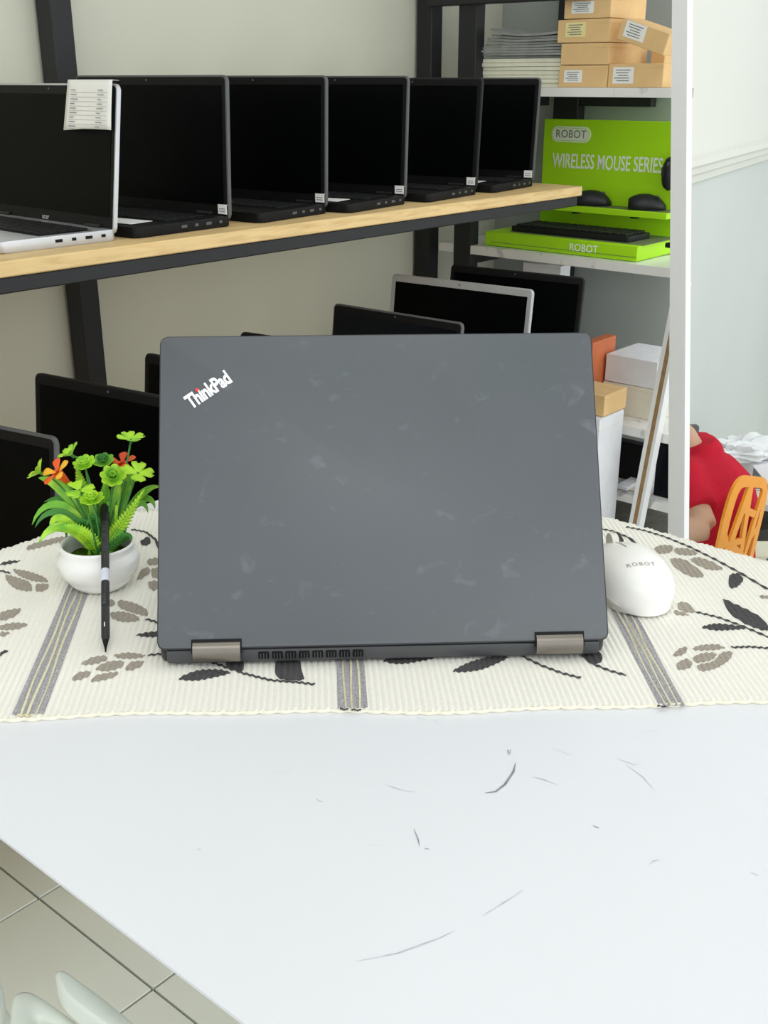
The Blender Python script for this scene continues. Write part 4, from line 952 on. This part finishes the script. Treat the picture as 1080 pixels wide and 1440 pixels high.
for sg in (-1, 1):
    b.tube([HEAD+SDV*sg*.066+Z_*.025, HEAD+SDV*sg*.082+Z_*.01-FC*.01, HEAD+SDV*sg*.070-Z_*.03], [.012, .014, .010], 8)   # ears
    b.tube([SH[sg]-SDV*sg*.03, SH[sg], SH[sg].lerp(EL[sg], .55), EL[sg]], [.054, .052, .046, .042], 14)
    fa = (WR_[sg]-EL[sg]).normalized(); b.tube([EL[sg]-fa*.01, EL[sg].lerp(WR_[sg], .3), WR_[sg]], [.041, .042, .028], 14)
    b.tube([WR_[sg]-fa*.01, WR_[sg]+fa*.04, WR_[sg]+fa*.085], [.027, .034, .030], 12)
    for q in range(4):
        p0 = WR_[sg]+fa*.08+SDV*(-.027+.018*q); ln = (.06, .075, .08, .065)[q]; b.tube([p0, p0+fa*ln*.55+Z_*.006, p0+fa*ln-Z_*.014], [.0095, .009, .007], 8)
    p0 = WR_[sg]+fa*.025-SDV*sg*.022; b.tube([p0, p0+fa*.03-SDV*sg*.03, p0+fa*.065-SDV*sg*.036], [.012, .011, .008], 8)
    hp = HIP+SDV*sg*.085-Z_*.02; kn = hp+FC*.42-Z_*.01; an = kn-Z_*(kn.z-LOW-.09)-FC*.03
    b.tube([hp-FC*.06, hp, hp.lerp(kn, .5), kn], [.07, .092, .08, .06], 14); b.tube([kn, kn.lerp(an, .35), an], [.058, .058, .038], 12); b.tube([an-FC*.05-Z_*.045, an+FC*.06-Z_*.045, an+FC*.15-Z_*.06], [.036, .038, .026], 10)
fused(b, 'body', 'skin', .0075, 3)
b = B(); torso(b, .022); b.tube([NECK-Z_*.06-FC*.02, NECK-FC*.012+Z_*.012, NECK-FC*.006+Z_*.030], [.085, .074, .064], 16)
for sg in (-1, 1): b.tube([SH[sg]-SDV*sg*.06-Z_*.01, SH[sg]+Z_*.002, SH[sg].lerp(EL[sg], .35), SH[sg].lerp(EL[sg], .66), SH[sg].lerp(EL[sg], .68)], [.075, .076, .068, .070, .060], 16)
fused(b, 't_shirt', 'shirt', .011, 3)
b = B(); ell(b, [(tl(-.16), .10, .09), (tl(-.06), .185, .140), (tl(.04), .182, .136)])
for sg in (-1, 1):
    hp = HIP+SDV*sg*.085-Z_*.02; kn = hp+FC*.42-Z_*.01; an = kn-Z_*(kn.z-LOW-.12)-FC*.03
    b.tube([hp-FC*.06, hp, hp.lerp(kn, .5), kn+FC*.01], [.085, .108, .095, .075], 14); b.tube([kn, kn.lerp(an, .35), an], [.074, .072, .058], 12)
fused(b, 'trousers', 'trousers', .014, 3)
b = B(); bmesh.ops.create_icosphere(b.bm, subdivisions=4, radius=.088); bmesh.ops.scale(b.bm, vec=(1, 1, 1.18), verts=b.bm.verts)
for v in list(b.bm.verts):
    if v.co.dot(FC)*.8-v.co.z*.55 > .035: b.bm.verts.remove(v)
bmesh.ops.translate(b.bm, vec=HEAD-PO+Z_*.022-FC*.006, verts=b.bm.verts); b.obj('hair', 'hair', per, ang=180, solid=.01)
b = B()
for sg in (-1, 1): b.lathe([(0, -.008), (.010, -.005), (.013, 0), (.010, .005), (0, .008)], 10, HEAD-PO+FC*.070+SDV*sg*.030+Z_*.012)
b.obj('eyes', 'black', per)
b = B(); b.tube([HEAD-PO+FC*.066-SDV*.024-Z_*.062, HEAD-PO+FC*.074-Z_*.064, HEAD-PO+FC*.066+SDV*.024-Z_*.062], [.004, .007, .004], 8); b.obj('mouth', 'petal_red', per)
# the orange chair: shell with a net of irregular openings
def net_chair(loc, rzv, m, label):
    """faces local -x; back panel in the y-z plane at x = +.2"""
    t = thing('plastic_chair', loc, rzv, label, 'chair'); hw_, z0, z1 = .135, .47, 1.10
    def surf(y, z): 
        f = (z-z0)/(z1-z0); return Vector((.20+.05*f-.5*y*y*(1.1-.4*f), y, z-.085*max(0, f)*(y/hw_+1)/2))
    loop = []
    for k in range(48):
        a = 2*math.pi*k/48; c_, s_ = math.cos(a), math.sin(a); q = .32
        y = hw_*math.copysign(abs(c_)**q, c_)*(1-.10*max(0, s_)); z = (z0+z1)/2+(z1-z0)/2*math.copysign(abs(s_)**q, s_); loop.append((y, z))
    def ribbon(b, pts, wd, closed=False, th=.009):
        rows = []; N = len(pts)
        for i, (y, z) in enumerate(pts):
            a = pts[(i-1) % N] if closed or i else pts[0]; c_ = pts[(i+1) % N] if closed or i < N-1 else pts[-1]
            dy, dz = c_[0]-a[0], c_[1]-a[1]; l = math.hypot(dy, dz); ny, nz = -dz/l*wd/2, dy/l*wd/2
            p, q = surf(y+ny, z+nz), surf(y-ny, z-nz); e = Vector((th, 0, 0)); rows.append([p, q, q+e, p+e])
        if closed: rows.append(rows[0])
        b.grid(rows, True)
    b = B(); inner = [(y*.90, (z0+z1)/2+(z-(z0+z1)/2)*.90) for y, z in loop]; ribbon(b, inner, .038, True); b.obj('back_rim', m, t, ang=50)
    b = B()
    for y0, a0, y1, a1, wd in ((-.19, .62, .19, .70, .03), (-.19, .62, -.02, .97, .03), (-.02, .97, .06, .64, .026), (.06, .66, .15, .96, .026), (-.08, .61, -.15, .49, .028), (-.08, .61, .03, .48, .028), (.03, .48, .11, .65, .026), (.11, .65, .19, .52, .026), (-.1, .80, .03, .80, .022), (-.19, .54, .19, .56, .026), (.1, .80, .19, .84, .024), (-.19, .84, -.1, .76, .024), (-.12, .80, .13, .72, .03), (-.19, .70, .0, .62, .026), (-.05, .90, .1, .88, .026)):
        ribbon(b, [((y0+(y1-y0)*i/6)*.64, z0+(a0+(a1-a0)*i/6-z0)*1.17) for i in range(7)], wd)
    b.obj('back_net', m, t, ang=50)
    b = B(); b.slab((-.02, 0, .45), (.43, .42, .014), .06, bev=.004); b.obj('seat', m, t)
    for sx in (-.17, .15):
        for sy in (-.17, .17): B().tube([(sx, sy, .445), (sx*1.2, sy*1.15, .0)], [.013, .010], 10).obj('leg', 'lid_edge', t)
    return t
CO = at_depth(1041, 740, 3.36); FCH = Vector((-.73, .69, 0)).normalized()
net_chair(Vector((CO.x, CO.y, LOW))+FCH*.23, math.atan2(-FCH.y, -FCH.x), 'orange', 'orange plastic chair with a netted back, behind the person in red')
# dark grey fabric chair corner at the edge of view
g_ = at_depth(1084, 800, 2.95); t = thing('office_chair', (g_.x+.12, g_.y, LOW), math.radians(20), 'grey blue fabric office chair, a corner beside the table edge', 'chair')
hz = g_.z-LOW+.05; B().slab((0, 0, 0), (.36, .42, .07), .12, rx(80), bev=.02).obj('backrest', 'fabric', t).location = (0, 0, hz-.21)
B().slab((0, -.22, .46), (.44, .42, .08), .1, bev=.02).obj('seat', 'fabric', t); B().tube([(0, -.2, .42), (0, -.2, .1)], .025).obj('column', 'black', t)
for k in range(5):
    a = 2*math.pi*k/5; B().tube([(0, -.2, .1), (.26*math.cos(a), -.2+.26*math.sin(a), .05)], [.025, .018], 8).obj('leg', 'black', t); B().tube([(.26*math.cos(a), -.2+.26*math.sin(a)-.012, .025), (.26*math.cos(a), -.2+.26*math.sin(a)+.012, .025)], .025, 12).obj('caster', 'black', t)
B().box((0, .03, .62), (.05, .02, .36), .005).obj('back_support', 'black', t)
# desk behind the person
da = at_depth(1062, 674, 4.35); dz = da.z
dk = thing('desk', (da.x+.32, da.y+.02, LOW), 0, 'cream desk with open shelf behind the person in red', 'desk'); H = dz-LOW
B().box((0, 0, H-.015), (.86, .46, .03), .004).obj('desk_top', 'cream_top', dk)
for sx in (-.40, .40): B().box((sx, .02, (H-.03)/2), (.03, .40, H-.03), .003).obj('side_panel', 'white_paint', dk)
B().box((0, .02, H-.30), (.77, .4, .02), .002).obj('desk_shelf', 'cream_top', dk); B().box((0, .22, (H-.03)/2), (.77, .015, H-.04)).obj('back_panel', 'white_paint', dk)
for k, (dx, h, m, lab) in enumerate(((-.30, .07, 'paper_cream', 'pale folded goods on the desk shelf under the cream desk top'), (-.28, .05, 'tan', 'dark folded goods on top of the desk shelf pile'), )):
    o = B().slab((0, 0, h/2), (.15, .2, h-.002), .02, bev=.006).obj('folded_goods', m); o.location = dk.location+Vector((dx, -.03, H-.29+(.07 if k else 0))); tag(o, lab, 'goods', 'goods on the desk shelf')
# white box with a grey folded side, and a crumpled bag over it
ba = at_depth(1056, 652, 4.3); t = thing('white_tray_box', (ba.x+.07, da.y-.02, dz), math.radians(10), 'white box with grey slanting side on the cream desk', 'box')
B().box((0, 0, .055), (.24, .2, .105), .003).obj('carton', 'box_white', t); b = B(); b.prism([(-.118, -.1015, .1), (-.118, -.1015, .012), (-.03, -.1015, .004)], (0, .001, 0)); b.obj('grey_side', 'lid_edge', t, flat=True)
b = B(); bmesh.ops.create_icosphere(b.bm, subdivisions=4, radius=1)
for v in b.bm.verts:
    n = math.sin(v.co.x*9+v.co.y*5)*.12+math.sin(v.co.z*14+v.co.x*4)*.10+math.sin(v.co.y*17)*.06; v.co = Vector((v.co.x*.16*(1+n), v.co.y*.08*(1+n), max(-.03, v.co.z*.045*(1+2*n))))
o = b.obj('plastic_bag', 'bag', ang=30); o.location = (ba.x-.03, da.y-.05, dz+.112+.028); o.rotation_euler = (0, 0, .2); tag(o, 'crumpled white plastic bag lying on the white box behind the person', 'bag')
# dark monitor in front of the person, on a second desk behind the upright
mp_ = at_depth(988, 603, 3.62); md_ = at_depth(955, 700, 3.6)
d2h = WR_[-1].z-.045-LOW
d2 = thing('work_desk', (md_.x-.26, md_.y+.03, LOW), 0, 'white work desk in front of the person, hidden by the white upright', 'desk')
B().box((0, 0, d2h-.012), (.46, .52, .024), .003).obj('desk_top', 'white_paint', d2)
for sx in (-.20, .20):
    for sy in (-.23, .23): B().box((sx, sy, (d2h-.024)/2), (.03, .03, d2h-.024), .003).obj('leg', 'white_paint', d2)
t = thing('monitor', (mp_.x-.19, mp_.y+.02, LOW+d2h), math.radians(8), 'dark grey monitor panel at the person, beside the white upright', 'monitor'); mh = mp_.z-(LOW+d2h)
B().slab((0, 0, 0), (.38, mh-.02, .02), .006, rx(90), bev=.002).obj('panel', 'lid_edge', t).location = (0, 0, mh/2+.01)
B().slab((0, 0, .006), (.16, .12, .012), .02).obj('foot', 'black', t); B().box((0, .015, (mh-.1)/2+.012), (.04, .008, max(.05, mh-.1)), .002).obj('neck', 'black', t)

# ------------------------------------------------------------------ white plastic chair at the lower left, seen from above
wc = uw(on_z(95, 1400, .60)); wt = thing('plastic_chair', R(wc[0], wc[1]-.12, 0), TH, 'white plastic chair with looped arms beside the table, seen from above', 'chair')
winv = (Matrix.Translation(wt.location) @ Matrix.Rotation(TH, 4, 'Z')).inverted()
def wp(x, y, z): return winv @ on_z(x, y, z)
def paddle(out, hole, z, name, th=.012):
    def smooth(q):
        for _ in (0, 1):
            n = len(q); r = []
            for i in range(n): (x0, y0), (x1, y1) = q[i], q[(i+1) % n]; r += [(x0*.75+x1*.25, y0*.75+y1*.25), (x0*.25+x1*.75, y0*.25+y1*.75)]
            q = r
        return q
    out = smooth(out); hole = hole and smooth(hole)
    b = B(); o_ = [wp(x, y, z) for x, y in out]; N = len(o_); cc = sum(o_, Vector())/N
    if hole:
        h_ = [wp(x, y, z) for x, y in hole]
        rows = []
        for f, dz in ((0, -th), (0, -.006), (.06, -.002), (.2, 0), (.8, 0), (.94, -.002), (1, -.006), (1, -th), (0, -th)): rows.append([o_[i].lerp(h_[i], f)+Vector((0, 0, dz)) for i in range(N)])
        b.grid(rows, True)
    else:
        rows = [[p+Vector((0, 0, -th)) for p in o_], [p+Vector((0, 0, -.004)) for p in o_], [p.lerp(cc, .10)+Vector((0, 0, -.0008)) for p in o_], [p.lerp(cc, .22) for p in o_]]
        V = b.grid(rows, True); b.bm.faces.new(V[-1]); b.bm.faces.new(V[0][::-1])
    return b.obj(name, 'white_plastic', wt, ang=60)
paddle([(75, 1366), (80, 1358), (90, 1362), (112, 1378), (140, 1398), (172, 1424), (210, 1455), (200, 1475), (172, 1458), (130, 1428), (105, 1410), (84, 1390)], None, .60, 'arm', .016)
paddle([(13, 1420), (16, 1396), (28, 1388), (46, 1391), (76, 1412), (110, 1436), (150, 1468), (130, 1500), (80, 1500), (30, 1500), (15, 1470), (12, 1445)],
       [(52, 1448), (50, 1440), (52, 1434), (58, 1432), (70, 1436), (90, 1448), (115, 1470), (105, 1482), (85, 1482), (66, 1476), (56, 1466), (52, 1456)], .58, 'back_loop', .016)
paddle([(-20, 1400), (-8, 1380), (0, 1374), (5, 1388), (7, 1412), (4, 1436), (-4, 1450), (-14, 1440)], None, .56, 'back_slat')
B().slab((.0, -.10, .43), (.30, .30, .02), .05, bev=.005).obj('seat', 'white_plastic', wt)
for q in (wp(196, 1462, .586), wp(112, 1497, .566), wp(-13, 1432, .548)): B().tube([q, Vector((q.x*.6, q.y*.7-.03, .43))], .011, 12).obj('support', 'white_plastic', wt)
for sx in (-.13, .13):
    for sy in (-.22, .02): B().tube([(sx, sy, .42), (sx*1.1, sy*1.05, 0)], [.016, .012], 10).obj('leg', 'white_plastic', wt)
